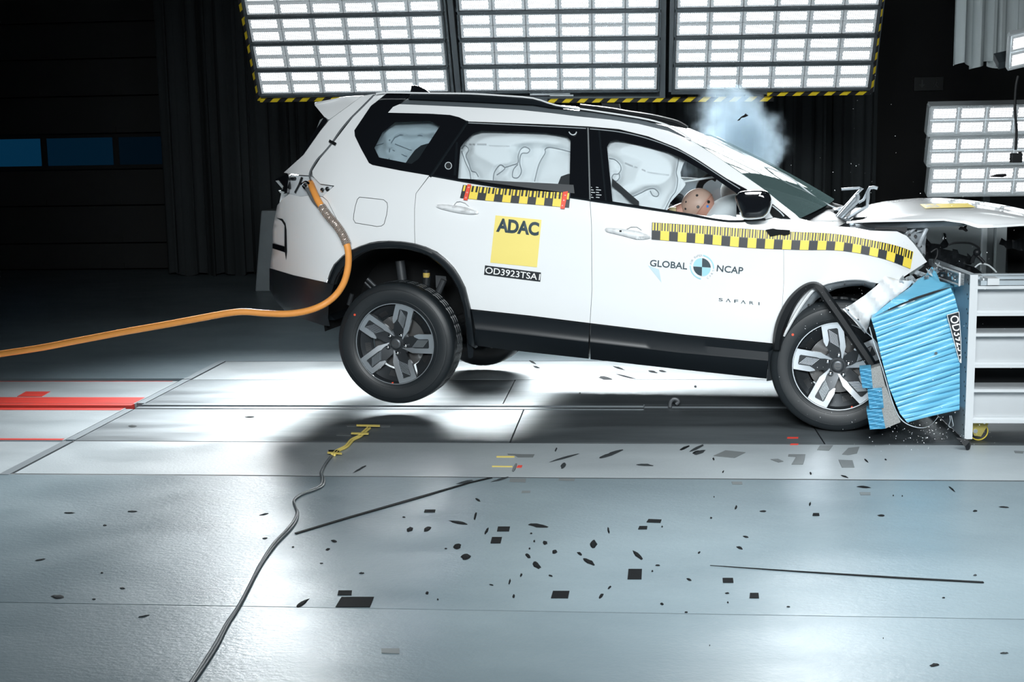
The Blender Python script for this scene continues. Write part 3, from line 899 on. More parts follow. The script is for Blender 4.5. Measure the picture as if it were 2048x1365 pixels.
line('belt_strip', [(860, 351), (950, 367), (1036, 380), (1148, 396), (1180, 401)], .006, CLAD, -.006)
line('belt_strip', [(1181, 401), (1277, 415), (1371, 429), (1433, 440), (1472, 443), (1531, 439)], .007, CLAD, -.006)
line('belt_strip', [(860, 354), (936, 243)], .008, CLAD, -.006)
line('window_trim', [(936, 246), (1050, 251), (1172, 257)], .003, mat('trim_grey', (0.3, .33, .35), .3), -.004)
line('window_trim', [(1180, 258), (1238, 264), (1297, 278), (1355, 300), (1394, 322), (1453, 361), (1480, 378)], .003, MATS['trim_grey'], -.004)
line('window_divider', [(914, 285), (909, 352)], .008, CLAD, -.003)
line('window_divider', [(1198, 262), (1212, 402)], .007, CLAD, -.003)
b = MB(); c0 = sk(897, 331.6, -.004); b.lathe([(.0225, -.004), (.019, -.006), (.018, -.003)], 28, c0); b.lathe([(.010, -.005), (.007, -.006)], 14, c0)
b.build('round_badge', HOUS_W, car)
b = MB(); c0 = sk(897, 331.6, -.008); b.lathe([(.0178, -.002), (.0178, .004)], 24, c0); b.lathe([(.012, -.004), (.012, .0)], 16, c0); b.build('badge_face', BLACK, car)
line('window_trim', [(1138, 264), (1141, 268), (1146, 270), (1151, 268), (1153, 264)], .0035, HOUS_W, -.006)
panel('window_seal', [(945, 360), (1026, 363.5), (1100, 367), (1147, 370), (1149, 387), (1120, 384), (1070, 378), (1026, 372), (980, 366)], mat('seal_grey', (.035, .04, .045), .5), car, off=-.012, thick=.01, step=8)
# B pillar sticker
b = MB()
for j, y in enumerate((374, 379, 384, 389, 394)):
    for x0, x1 in ((1176 + 6, 1184 + (j * 3) % 9), (1192, 1197 + (j * 5) % 9)):
        A = [sk(px, py, -.004) for px, py in ((x0, y), (x1, y + .6), (x1, y + 2.2), (x0, y + 1.6))]; b.add(A, [(0, 1, 2, 3)])
b.build('pillar_sticker', GREYI, car, smooth=0, recalc=False)
# fender and crumpled metal
FEND = [(1563, 431), (1575, 430), (1599, 437), (1634, 446), (1660, 452), (1709, 455.5), (1741, 461.5), (1794, 463), (1813, 472), (1828, 488), (1842, 507), (1854, 524), (1838, 534), (1821, 545), (1797, 561), (1775, 566), (1754, 567), (1727, 561), (1700, 560), (1671, 564), (1645, 572), (1625, 586), (1600, 620), (1580, 650), (1567, 677), (1560, 689), (1551, 688), (1563, 640), (1568, 560), (1567, 470)]
FENDV = lambda p: (-.10 * max(0, (p[0] - 1640) / 200) ** 1.3 + .010 * math.sin(p[0] * .045) * max(0, min(1, (p[0] - 1600) / 80)))
panel('front_fender', FEND, WHITE, car, gap=.05, vf=FENDV)
lo = [(1567, 676), (1585, 645), (1602, 618), (1625, 587), (1646, 573), (1671, 565), (1700, 561), (1728, 562), (1752, 568)]
li = [(1578, 680), (1594, 652), (1611, 627), (1633, 600), (1652, 587), (1673, 578), (1700, 573), (1726, 572), (1746, 580)]
A, B_ = resample(lo, 40), resample(li, 40)
V, Fc = grid_shell([[sk(*q, .0 + FENDV(q)) for q in A], [sk(*(q * .5 + w_ * .5), .03 + FENDV(q)) for q, w_ in zip(A, B_)], [sk(*q, .07) for q in B_]], (0, .01, 0)); fl2 = J('fender_flange', V, Fc, BARE, car, smooth=60)
for x, y in ((1601, 632), (1617, 610), (1652, 580), (1690, 568), (1730, 568)):
    b = MB(); q = sk(x, y, .03 + FENDV((x, y))); b.lathe([(.006, -.006), (.006, .004)], 10, q); b.build('flange_hole', BLACK, fl2, smooth=0)
line('fender_lip', [(1567, 672), (1585, 640), (1602, 612), (1624, 583), (1646, 569), (1671, 562), (1700, 558), (1728, 559), (1752, 565)], .009, WHITE, -.03)
CR = [(1770, 552), (1797, 560), (1826, 563), (1818, 574), (1795, 592), (1768, 612), (1741, 637), (1738, 651), (1730, 668), (1707, 641), (1685, 619), (1703, 609), (1728, 592), (1754, 571)]
def crum(p): return -.20 + .10 * ((p[1] - 552) / 110) - .05 * math.sin((p[0] * .7 + p[1]) * .045) + .022 * math.sin(p[0] * .13 - p[1] * .1)
panel('crumpled_fender_piece', CR, WHITE, car, vf=crum, off=-.02, step=7, smooth=60)
b = MB()
for x, y in ((1696, 621), (1716, 640), (1727, 657)): q = sk(x, y, -.035 + crum((x, y))); b.lathe([(.006, -.004), (.006, .002)], 8, q)
b.build('fender_holes', BLACK, car)
line('crumpled_edge', [(1690, 617), (1703, 632), (1718, 645), (1733, 664)], .005, BARE, -.19)
line('crumpled_edge', [(1800, 562), (1812, 567), (1822, 563), (1829, 569)], .008, BARE, -.22)
# wheel arch flares, sills
FO = [(653, 566), (668, 529), (684, 512), (702, 500), (720, 492), (739, 486), (776, 481.5), (805, 483), (830, 487), (852, 494), (874, 504), (892, 518), (908, 535), (920, 553), (931, 575), (941, 616), (947, 660), (951, 697)]
FI = [(668, 570), (675, 552), (688, 535), (704, 520), (722, 508), (740, 501), (756, 498), (783, 497), (805, 498), (823, 501), (841, 506), (857, 513), (875, 526), (891, 541), (903, 556), (914, 576), (926, 616), (931, 655), (935, 688)]
O, I = resample(FO, 60), resample(FI, 60)
rows = []
for k, t in enumerate((0, .12, .5, .88, 1)):
    rows.append([sk(*(O[i] * (1 - t) + I[i] * t), (-.004, -.022, -.028, -.020, .03)[k]) for i in range(60)])
V, Fc = grid_shell(rows, (0, .05, 0)); J('rear_arch_flare', V, Fc, CLAD, car, smooth=40)


def sill(name, T, M_, B_, n=30):
    T, M_, B_ = resample(T, n), resample(M_, n), resample(B_, n)
    rows = []
    for src, o in ((T, .0), (T * .97 + M_ * .03, -.012), (T * .5 + M_ * .5, -.004), (M_ * .9 + T * .1, -.024), (M_, -.034), (M_ * .8 + B_ * .2, -.030), (M_ * .3 + B_ * .7, .0), (B_, .03)):
        rows.append([sk(*q, o) for q in src])
    V, Fc = grid_shell(rows, (0, .05, 0)); return J(name, V, Fc, CLAD, car, smooth=28)


sill('sill_cladding', [(943, 620), (1060, 633), (1179, 648)], [(951, 659), (1060, 671), (1177, 685)], [(948, 691), (1023, 701), (1177, 718)])
sill('sill_cladding', [(1182, 648), (1370, 671), (1549, 689)], [(1180, 685), (1360, 706), (1536, 722)], [(1181, 719), (1358, 739), (1533, 758)])
panel('mud_flap', [(933, 658), (939, 658), (943, 690), (947, 700), (946, 714), (941, 718), (936, 714), (934, 690)], CLAD, car, off=.03, thick=.02, step=6)
panel('mud_flap', [(1537, 704), (1562, 691), (1560, 720), (1549, 760), (1533, 763), (1536, 735)], CLAD, car, off=-.03, thick=.02, step=10)
# broken front arch flare bent over the tyre
STR = [(1553, 700), (1556, 672), (1566, 640), (1583, 606), (1604, 582), (1624, 571), (1640, 578), (1660, 606), (1684, 640), (1712, 682), (1735, 716), (1752, 745)]
WD = [8, 10, 12, 11, 9, 7, 9, 10, 10, 10, 10, 9]
S = np.array(smooth_pts([(*p, w_) for p, w_ in zip(STR, WD)], 5)); rows = [[], [], [], []]
for i in range(len(S)):
    t = S[min(i + 1, len(S) - 1), :2] - S[max(i - 1, 0), :2]; nn = np.array([-t[1], t[0]]) / (np.linalg.norm(t) + 1e-9)
    f = i / (len(S) - 1); off = -.055 - .10 * f
    for k, (a, o) in enumerate(((-1, .03), (-.5, 0), (.5, -.01), (1, .015))):
        q = S[i, :2] + nn * a * S[i, 2]; rows[k].append(cv(q[0], q[1], .02 + off + o))
V, Fc = grid_shell(rows, (0, .012, 0)); J('front_arch_flare', V, Fc, BLACK, car, smooth=40)
# ---- wheel houses
for hx, hy, vv, rr in ((790, 645, .16, .47), (1672, 690, .12, .46)):
    c0 = cv(hx, hy, vv); b = MB(); V = []; n = 40
    prof = [(rr, 0.0), (rr, .42), (rr * .9, .50), (0.02, .50)]
    for r, y in prof:
        for k in range(n + 1):
            a = math.radians(-8 + 196 * k / n); V.append((c0[0] + r * math.cos(a), c0[1] + y, c0[2] + r * math.sin(a)))
    Fc = [(j * (n + 1) + k, j * (n + 1) + k + 1, (j + 1) * (n + 1) + k + 1, (j + 1) * (n + 1) + k) for j in range(3) for k in range(n)]
    b.add(V, Fc); b.build('wheel_liner', LINER, car)
c1 = cv(853, 535, .30)
b = MB(); b.lathe([(.0, 0), (.0, 0)], 4, c1) if False else None
def vtube(x0, y0, x1, y1, v, r): b.tube([cv(x0, y0, v), cv(x1, y1, v)], r, 14)
vtube(853, 540, 850, 600, .30, .022); vtube(854, 552, 852, 575, .30, .028); b.build('damper', BLACK, car)
b = MB(); vtube(853, 546, 853, 555, .29, .022); b.build('bump_stop', mat('bump_stop_yellow', (.42, .30, .07), .6), car)
b = MB(); A = [(871, 551), (892, 553), (893, 562), (884, 575), (880, 590), (872, 575)]; b.prism([cv(*p, .32) for p in A], [cv(*p, .38) for p in A]); vtube(888, 560, 872, 596, .31, .02); b.build('suspension_bracket', mat('liner_grey', (.03, .034, .038), .45), car, smooth=0)
for q_ in ((735, 558, 756, 578, .3, .012), (730, 565, 745, 580, .3, .008), (697, 610, 704, 588, .3, .014), (800, 522, 805, 560, .42, .03)):
    b = MB(); vtube(*q_); b.build('suspension_arm', MATS['liner_grey'], car)

# ---- wheels
RR = .376


def tyre_mesh(b):
    pr = [(.236, .030), (.247, .004), (.256, -.004), (.272, -.0095), (.274, -.0085), (.285, -.0115), (.318, -.014), (.332, -.0115), (.334, -.0135), (.345, -.008), (.360, -.002), (.3685, .007), (.3725, .018), (.3745, .034), (.3755, .058), (.3755, .075), (.368, .078), (.368, .086), (.376, .089), (.3765, .110), (.369, .113), (.369, .121), (.3765, .124), (.376, .148), (.368, .151), (.368, .159), (.3755, .162), (.374, .190), (.369, .205), (.358, .225), (.335, .240), (.300, .245), (.262, .238), (.240, .22), (.236, .20)]
    f = lambda j, k, r: r - (.0045 if j in (13, 14, 15, 18, 19, 22, 23, 26, 27) and (k + (j % 2)) % 5 == 0 else 0)
    b.lathe(pr, 200, rfun=f, closed=True)


def spoke_pts(P, a, R_=.245):
    ca, sa = math.cos(a), math.sin(a)
    # x radial, y clockwise as seen from outside; up is angle 0
    return [(R_ * (x * sa + y * ca), R_ * (x * ca - y * sa)) for x, y in P]


def wheel(name, hub, v_axis_tilt, a0, lug):
    t = bpy.data.objects.new(name, None); COL.objects.link(t); t.parent = car; t.location = hub
    t.rotation_euler = (0, 0, v_axis_tilt); t.empty_display_size = .1
    b = MB(); tyre_mesh(b); b.build('tyre', RUB, t, smooth=40)
    b = MB(); b.lathe([(.240, .035), (.247, .004), (.252, .001), (.250, .006), (.243, .012), (.236, .030), (.225, .10), (.215, .20), (.235, .22), (.240, .20)], 96, closed=True); b.build('rim', RIMD, t, smooth=40)
    b = MB(); b.lathe([(.2455, -.006), (.2500, -.0065), (.2505, .004), (.2455, .004)], 96, closed=True); b.build('rim_edge', RIMS, t)
    b = MB(); b.lathe([(.165, .10), (.165, .112)], 64); b.lathe([(.07, .085), (.08, .112)], 40); b.build('brake_disc', DISC, t)
    for k in range(5):
        a = a0 + k * 2 * math.pi / 5
        arcO = [(math.cos(q) * .995, math.sin(q) * .995) for q in np.linspace(-.245, .245, 9)]
        fr = arcO + [(.42, .235), (.22, .155), (.14, .13), (.17, .105), (.30, .115), (.42, .10), (.50, .115), (.86, .115), (.885, .09), (.885, -.10), (.86, -.12), (.62, -.115), (.50, -.165), (.48, -.20), (.60, -.24)]
        P = spoke_pts(fr, a)
        zdep = lambda p: .001 + .042 * max(0, 1 - math.hypot(*p) / .245) ** 1.5
        V2, F2 = fill2d([tuple(p) for p in P], step=.02)
        V, Fc = shell(V2, F2, lambda p: (p[0], zdep(p) - .004, p[1]), lambda p: (p[0], zdep(p) + .02, p[1]))
        sp = J('spoke', V, Fc, RIMS, t, smooth=30)
        ins = [(.89, .12), (.89, -.125), (.62, -.125), (.49, -.18), (.24, -.15), (.12, -.08), (.12, .10), (.2, .15), (.42, .115)]
        P = spoke_pts(ins, a); V2, F2 = fill2d([tuple(p) for p in P], step=.03)
        V, Fc = shell(V2, F2, lambda p: (p[0], zdep(p) + .004, p[1]), lambda p: (p[0], zdep(p) + .035, p[1]))
        J('spoke_insert', V, Fc, RIMD, t, smooth=30)
        b = MB()
        for i in range(9):
            x = .53 + i * .034
            q = spoke_pts([(x + .05, -.095), (x + .064, -.095), (x - .086, .085), (x - .10, .085)], a)
            d = zdep(q[0])
            b.prism([(p[0], d + .0005, p[1]) for p in q], [(p[0], d + .005, p[1]) for p in q])
        b.build('insert_ribs', RIMS, t, smooth=0)
        am = a + math.pi / 5
        arc = [(math.cos(q) * .97, math.sin(q) * .97) for q in np.linspace(-.36, .36, 9)] + [(math.cos(q) * .70, math.sin(q) * .70) for q in np.linspace(.30, -.30, 7)]
        P = spoke_pts(arc, am); V2, F2 = fill2d([tuple(p) for p in P], step=.03)
        dd = lambda p: .03 + .05 * max(0, min(1, (.235 - math.hypot(*p)) / .07))
        V, Fc = shell(V2, F2, lambda p: (p[0], dd(p), p[1]), lambda p: (p[0], dd(p) + .01, p[1])); fl_ = J('aero_flap', V, Fc, RIMD, t, smooth=30)
        b = MB()
        for i in range(9):
            q0 = -.02 - i * .030; q = spoke_pts([(.74 * math.cos(q0), .74 * math.sin(q0)), (.86 * math.cos(q0), .86 * math.sin(q0)), (.86 * math.cos(q0 + .012), .86 * math.sin(q0 + .012)), (.74 * math.cos(q0 + .012), .74 * math.sin(q0 + .012))], am)
            b.prism([(p[0], dd(p) - .002, p[1]) for p in q], [(p[0], dd(p) + .004, p[1]) for p in q])
        b.build('flap_ribs', DISC, t, smooth=0)
        al = a0 + lug + k * 2 * math.pi / 5
        b = MB(); cx, cz = .060 * math.sin(al), .060 * math.cos(al)
        b.lathe([(.0165, .036), (.0165, .026), (.013, .026), (.013, .034)], 20, (cx, 0, cz)); b.build('lug_recess', RIMD, t)
        b = MB(); b.lathe([(.0115, .036), (.0115, .022), (.009, .015), (.004, .013)], 6, (cx, 0, cz)); b.build('lug_nut', CHROME, t, smooth=30)
    b = MB(); b.lathe([(.088, .06), (.085, .040), (.07, .036)], 40); b.build('hub', RIMD, t)
    b = MB(); b.lathe([(.034, .040), (.034, .018), (.030, .013), (.02, .011), (.004, .011)], 36); b.build('hub_cap', mat('cap_grey', (.09, .10, .11), .35, metal=.5), t, smooth=50)
    b = MB(); b.lathe([(.019, .0115), (.019, .0085), (.015, .0085), (.015, .0115)], 28, closed=True); b.box((-.014, .008, -.003), (.014, .0115, .003)); b.build('cap_emblem', DISC, t, smooth=0)
    for ang, r, s in ((-.95, .306, .007), (2.95 + a0, .246, .006)):
        b = MB(); b.lathe([(s, -.0155 if r > .25 else .004), (s, -.010 if r > .25 else .02)], 14, (r * math.sin(ang), 0, r * math.cos(ang)))
        b.build('paint_dot', mat('red_dot', (.8, .08, .03), .5), t, smooth=0)
    return t


wheel('wheel', cv(790, 688.5, .05), 0, math.radians(17), math.radians(14))
wheel('wheel', cv(1675.5, 733.5, .03), 0, math.radians(-8.5), math.radians(13))
w3 = cv(790, 688.5, .05)
b = MB(); tyre_mesh(b)
t = bpy.data.objects.new('wheel', None); COL.objects.link(t); t.parent = car; t.location = (w3[0] + .10, 1.85, .455 - .03); t.rotation_euler = (0, 0, math.pi)
b.build('tyre', RUB, t, smooth=40); b = MB(); b.lathe([(.24, .02), (.23, .1), (.05, .12)], 48); b.build('rim', RIMD, t)
b = MB(); b.tube([(w3[0], .30, .44), (w3[0] + .05, 1.6, .44)], .05, 12); b.tube([(w3[0] + .1, .4, .50), (w3[0] + .5, .5, .62)], .03, 8); b.build('rear_axle', LINER, car)
# ---------------------------------------------------------------- car: roof, windscreen, bonnet, mirror
from mathutils.bvhtree import BVHTree


def caster(o):
    """returns f(x, y, off): where the pixel's ray meets the object, in the object's own space"""
    me = o.data; T = BVHTree.FromPolygons([v.co for v in me.vertices], [tuple(p.vertices) for p in me.polygons])
    bpy.context.view_layer.update()
    Mi = o.matrix_world.inverted()

    def f(x, y, off=0.0):
        d = Vector(ray(x, y)); a = Mi @ Vector(CPOS); q = (Mi.to_3x3() @ d).normalized()
        h_, n_, i_, s_ = T.ray_cast(a, q)
        if h_ is None: return None
        if n_.dot(q) > 0: n_ = -n_
        return h_ + n_ * off
    return f


RTOP = [(752, 187.5), (776, 185.5), (860, 186.5), (939, 187.5), (1000, 191), (1066, 196.5), (1112, 210.5), (1180, 220.5), (1277, 235.5), (1322, 246), (1355, 260), (1382, 279)]
R_ = resample(RTOP, 40); near = [sk(x, y, .012) for x, y in R_]
rows = []
for j in range(17):
    s = j / 16; rows.append([(p[0] + .05 * 4 * s * (1 - s) * (k / 39) ** 2, p[1] + (CARW - 2 * p[1]) * s, p[2] - .05 * 4 * s * (1 - s) * (1 - (k / 39) ** 3) - .014) for k, p in enumerate(near)])
V, Fc = grid_shell(rows, (0, 0, -.03)); J('roof', V, Fc, mat('roof_black', (.008, .009, .011), .3), car, smooth=60)
V, Fc = grid_shell([[(p[0] + .05, p[1], p[2] - .05) for p in r[2:-2]] for r in rows], (0, 0, -.02)); J('headlining', V, Fc, MATS['cabinet_pale'], car, smooth=60)
line('roof_edge_highlight', RTOP, .005, WHITE, -.044, k=3)  # white tube that paints the highlight along the roof's top edge
panel('roof_rail', [(823, 187), (940, 188), (1000, 191.5), (1066, 197), (1112, 211), (1176, 220), (1150, 219.5), (1100, 215), (1066, 209.5), (960, 204), (890, 201), (817, 198)], CLAD, car, off=-.035, thick=.05, step=7)
panel('roof_ditch', [(817, 198), (890, 201), (960, 204), (1066, 209.5), (1103, 216), (1160, 222), (1220, 229.5), (1277, 238.5), (1336, 254), (1381, 279), (1336, 262.5), (1277, 248.5), (1220, 240), (1160, 234), (1103, 227), (1040, 220.5), (960, 216), (860, 211.5), (799, 209)], mat('ditch_grey', (.075, .09, .10), .45), car, off=.006, thick=.02, step=7)
b = MB(); FRT = smooth_pts([(1160, 214), (1219, 221), (1260, 228), (1297, 233.5), (1336, 242), (1356, 248), (1373, 258)], 4)
b.tube([cv(x, y, 1.50) for x, y in FRT], .022, 8); b.tube([cv(x, y + 5, 1.50) for x, y in FRT], .018, 8); b.build('far_roof_rail', BLACK, car)
A = [(820, 186), (823, 171), (829, 170.5), (840, 173), (852, 179), (862, 187)]
b = MB(); b.prism([cv(x, y, .86) for x, y in A], [cv(x, y, .90) for x, y in A]); b.build('shark_fin_antenna', BLACK_G, car, bevel=.004)
# windscreen
WN = [(1381, 279.5), (1400, 290), (1433, 312), (1459, 329.5), (1492, 352), (1532, 382.5), (1563, 406.5), (1589, 428), (1600, 437)]
near = [sk(x, y, .004) for x, y in resample(WN, 26)]
rows = []
for j in range(25):
    s = j / 24; k4 = 1 - (2 * s - 1) ** 2
    rows.append([(p[0] + (.03 + .15 * i / 25) * k4, p[1] + (CARW - 2 * p[1]) * s, p[2] + (.035 + .03 * i / 25) * k4) for i, p in enumerate(near)])
V, Fc = grid_shell(rows, (-.004, 0, -.003)); J('windscreen', V, Fc, WSG, car, smooth=60)
b = MB(); b.tube([(p[0], p[1], p[2]) for p in rows[-1]], .03, 10); b.build('far_windscreen_pillar', WHITE, car)
base = [r[-1] for r in rows]
b = MB(); b.prism([(p[0] - .02, p[1], p[2] - .02) for p in base] + [(p[0] + .18, p[1], p[2] - .06) for p in base[::-1]], [(p[0] - .02, p[1], p[2] - .10) for p in base] + [(p[0] + .18, p[1], p[2] - .14) for p in base[::-1]])
b.build('scuttle', BLACK, car, smooth=0)
b = MB(); b.prism([(p[0] - .55, p[1], p[2] - .06) for p in base] + [(p[0] - .01, p[1], p[2] - .03) for p in base[::-1]], [(p[0] - .55, p[1], p[2] - .4) for p in base] + [(p[0] - .01, p[1], p[2] - .4) for p in base[::-1]])
b.build('dashboard', SEAT, car, smooth=0)
panel('mirror_base', [(1545, 408), (1560, 420), (1582, 438), (1560, 437), (1546, 434), (1540, 425)], TAPE_K, car, off=-.02, thick=.03, step=8)
line('mirror_base_strip', [(1545, 412), (1560, 424), (1568, 433)], .004, HOUS_W, -.03)
# door mirror
MO = smooth_pts([(1470.5, 394), (1476, 386), (1486, 382), (1510, 380.5), (1531, 381.5), (1541, 391), (1543, 405), (1538, 422), (1531, 431), (1521, 436), (1488, 437), (1481, 425), (1474, 408)], 3, True)
cx, cy = 1507, 408
rows = []
for sc, v in ((.55, -.235), (.86, -.232), (.94, -.222), (1.0, -.195), (1.0, -.12), (.93, -.05), (.7, -.01)):
    rows.append([cv(cx + (x - cx) * sc, cy + (y - cy) * sc, v) for x, y in MO + [MO[0]]])
V = [p for r in rows for p in r[:-1]]; n = len(MO)
Fc = [(i * n + k, i * n + (k + 1) % n, (i + 1) * n + (k + 1) % n, (i + 1) * n + k) for i in range(len(rows) - 1) for k in range(n)] + [tuple(range(n))[::-1], tuple((len(rows) - 1) * n + k for k in range(n))]
mir = J('door_mirror', V, Fc, BLACK_G, car, smooth=50)
b = MB(); P = [(x, y) for x, y in MO if y > 380.9 and (x > 1528 or y > 422)]
P = [(1543, 400), (1539, 420), (1531, 431), (1520, 436.5), (1488, 437.5), (1480, 425)]; b.tube([cv(x, y, -.20) for x, y in smooth_pts(P, 4)], .004, 6); b.build('mirror_trim', HOUS_W, mir)
b = MB(); b.tube([cv(1500, 420, -.05), cv(1500, 432, .06)], .03, 10); b.build('mirror_stalk', BLACK, mir)
# bonnet, torn loose and riding up
H1 = [(1693, 443), (1741, 440.5), (1821, 439), (1888, 437.5), (1928, 443), (1955, 452), (1995, 451), (2040, 448), (2090, 446)]
H2 = [(1733, 436), (1760, 431), (1800, 427), (1850, 422), (1900, 420), (1950, 423), (2000, 428), (2045, 433), (2090, 437)]
H3 = [(1736, 412), (1765, 406), (1800, 402), (1835, 399), (1880, 398.5), (1925, 401), (1965, 405.5), (2010, 412), (2090, 428)]
hr = [[cv(x, y, v) for x, y in resample(P, 40)] for P, v in ((H1, .10), (H2, .26), (H3, .95))]
hr.append([(p[0] + .03, 1.6, p[2] - .03) for p in hr[2]]); hr.append([(p[0], 1.80, p[2] - .12) for p in hr[2]])
rows = [[] for _ in range(4 * 6 + 1)]
for k in range(40):
    for j, p in enumerate(smooth_pts([r[k] for r in hr], 6)): rows[j].append(p)
V, Fc = grid_shell(rows, (0, 0, -.012)); bonnet = J('bonnet', V, Fc, WHITE, car, smooth=60)
hc = caster(bonnet)
IN1 = resample([(1720, 446), (1760, 445), (1821, 442), (1888, 439.5), (1932, 446)], 30); IN2 = resample([(1735, 452), (1790, 455), (1840, 453), (1890, 450), (1934, 449)], 30)
V, Fc = grid_shell([[cv(*p, .13) for p in IN1], [cv(*p, .20) for p in IN2]], (0, .02, -.01)); J('bonnet_underside', V, Fc, BARE, bonnet, smooth=60)
b = MB(); b.tube([cv(x, y, .115) for x, y in smooth_pts([(1725, 446), (1800, 443.5), (1870, 441.5), (1900, 441), (1933, 447)], 5)], .009, 8); b.build('bonnet_seal', BLACK, bonnet)
S4 = [(1840, 410), (1935, 408), (1951, 416), (1851, 418.5)]
V2, F2 = fill2d(S4, step=5); P = [hc(x, y, .004) for x, y in V2]
if all(p is not None for p in P): J('bonnet_sticker', P, F2, TAPE_Y, bonnet, smooth=60)
V, Fc = text_to_quad('ADAC', [(1853, 417.5), (1848, 411), (1872, 410.5), (1882, 417)], lambda x, y: (hc(x, y, .006) or Vector((0, 0, 0))), bold=.02)
J('bonnet_sticker_lettering', V, Fc, GREYI, bonnet, smooth=0, recalc=False)
A = [(1737, 412), (1745, 415), (1746, 421), (1741, 430), (1736, 434), (1700, 436), (1712, 427), (1724, 418)]
V2, F2 = fill2d(A, step=6); V, Fc = shell(V2, F2, lambda p: cv(p[0], p[1], .45 + .01 * (430 - p[1])), lambda p: cv(p[0], p[1], .47 + .01 * (430 - p[1]))); J('bonnet_corner', V, Fc, MATS['liner_grey'], bonnet)
# hinges and wiper arms thrown up at the bonnet's rear edge
def arm(name, P, v, r, m=CHROME, k=1):
    b = MB(); P = P if k == 1 else smooth_pts(P, k); b.tube([cv(x, y, v) for x, y in P], r, 8); return b.build(name, m, car)


HM = mat('hinge_metal', (.45, .50, .54), .35, metal=.6)
arm('bonnet_hinge', [(1660, 447), (1690, 414), (1717, 384), (1725, 377), (1719, 376.5), (1683, 379)], .36, .008, HM)
arm('bonnet_hinge', [(1671, 447), (1695, 422), (1714, 403), (1716, 394), (1714, 388)], .33, .012, HM)
arm('bonnet_hinge', [(1666, 449), (1690, 422), (1716, 392)], .34, .015, HM)
arm('bonnet_hinge', [(1694, 438), (1716, 424), (1734, 413), (1736, 396), (1736, 383), (1740, 376), (1748, 375), (1755, 377)], .42, .010, HM)
arm('bonnet_hinge', [(1717, 406), (1727, 400), (1732, 390), (1738, 378)], .46, .008, HM)
arm('wiper_wire', [(1518, 332), (1543, 338), (1565, 347), (1587, 360), (1609, 378), (1633, 396.5), (1655, 409), (1673, 417)], .55, .0045, HOUS_W, 4)
def sheet(name, P, v, dv, m, par=None, rel=None):
    V2, F2 = fill2d(P, step=6); g = rel or (lambda p: 0)
    V, Fc = shell(V2, F2, lambda p: cv(p[0], p[1], v + g(p)), lambda p: cv(p[0], p[1], v + g(p) + dv)); return J(name, V, Fc, m, par or car, smooth=40)


sheet('hinge_bracket', [(1666, 417), (1690, 412), (1716, 413), (1700, 424), (1680, 432), (1668, 424)], .5, .02, BARE, rel=lambda p: .004 * math.sin(p[0]) * (p[1] - 412))
sheet('hinge_bracket', [(1678, 440), (1694, 434), (1702, 442), (1712, 450), (1690, 452), (1676, 450)], .28, .03, HM, rel=lambda p: .02 * math.sin(p[0] * .3))
sheet('inner_wing', [(1700, 447), (1740, 450), (1790, 453), (1850, 452), (1853, 460), (1815, 470), (1794, 462), (1741, 460), (1700, 455)], .30, .03, BARE, rel=lambda p: .01 * math.sin(p[0] * .1))
sheet('black_duct', [(1750, 455), (1780, 453), (1815, 452), (1813, 466), (1800, 462), (1790, 459), (1750, 459.5)], .20, .05, BLACK)
ST = [(1812, 469), (1818, 460), (1828, 455), (1842, 458), (1854, 457), (1853, 470), (1851, 490), (1851, 510), (1845, 506), (1838, 494), (1829, 484), (1822, 477)]
st = sheet('strut_tower', ST, .30, .03, BARE, rel=lambda p: -.04 * math.sin((p[0] - 1812) * .16) + .02 * math.sin(p[1] * .22))
b = MB()
for x, y, r in ((1831, 473.5, .010), (1832, 462, .006), (1819, 470, .008), (1834, 488, .007), (1842, 493, .006)):
    q = cv(x, y, .285 - .04 * math.sin((x - 1812) * .16) + .02 * math.sin(y * .22)); b.lathe([(r, -.004), (r, .02)], 10, q)
b.build('strut_tower_holes', BLACK, st)
b = MB(); b.tube([cv(*p) for p in ((1838, 492, .26), (1842, 480, .24), (1849, 466, .24), (1853, 458, .25))], .012, 8); b.tube([cv(*p) for p in ((1815, 470, .27), (1822, 464, .25), (1830, 457, .26))], .008, 8); b.build('strut_tower_fold', BARE, st)
EB = [(1851, 475), (1862, 487), (1880, 489), (1886, 481), (1889, 466), (1892, 468), (1893, 480), (1898, 489), (1894, 495), (1885, 498), (1905, 502), (1905, 498), (1915, 500), (1918, 508), (1935, 513), (1934, 506), (1941, 512), (1948, 522), (1942, 530), (1925, 527), (1950, 535), (1964, 546), (1960, 556), (1900, 562), (1850, 545), (1848, 520), (1851, 510)]
sheet('engine_wreckage', EB, .75, .3, BLACK, rel=lambda p: .03 * math.sin(p[0] * .21) * math.cos(p[1] * .17))
sheet('front_wreckage', [(1998, 489), (2003, 476), (2012, 482), (2018, 479), (2030, 481), (2040, 477), (2090, 478), (2090, 500), (2040, 502), (2025, 497), (2014, 499), (2008, 492)], .6, .2, BLACK, rel=lambda p: .03 * math.sin(p[0] * .21))
sheet('front_end', [(2015, 456), (2100, 452), (2100, 552), (2015, 552)], 1.3, .5, LINER)
arm('wiring_loom', [(1897, 490), (1908, 486.5), (1929, 486), (1944, 488), (1957, 496), (1958, 502)], .6, .006, BLACK, 4)
arm('wiring_loom', [(1862, 505), (1874, 498), (1874, 512), (1868, 524), (1878, 530)], .6, .006, BLACK, 4)
arm('wiring_loom', [(1950, 535), (1960, 528), (1975, 530), (1986, 538), (1993, 545)], .6, .005, HOUS_W, 4)
b = MB(); q = cv(1954, 505, .58); b.ball(q, .022, .02, .022); b.build('hose_end', BLACK, car)
arm('hose', [(1952, 508), (1946, 517), (1944, 526)], .6, .012, BLACK, 3)
arm('broken_bracket', [(1955, 512), (1962, 519), (1968, 526)], .58, .010, BLACK)
arm('broken_bracket', [(1886, 466), (1888, 474), (1886, 480)], .56, .006, CHROME)
b = MB(); rnd = random.Random(4)
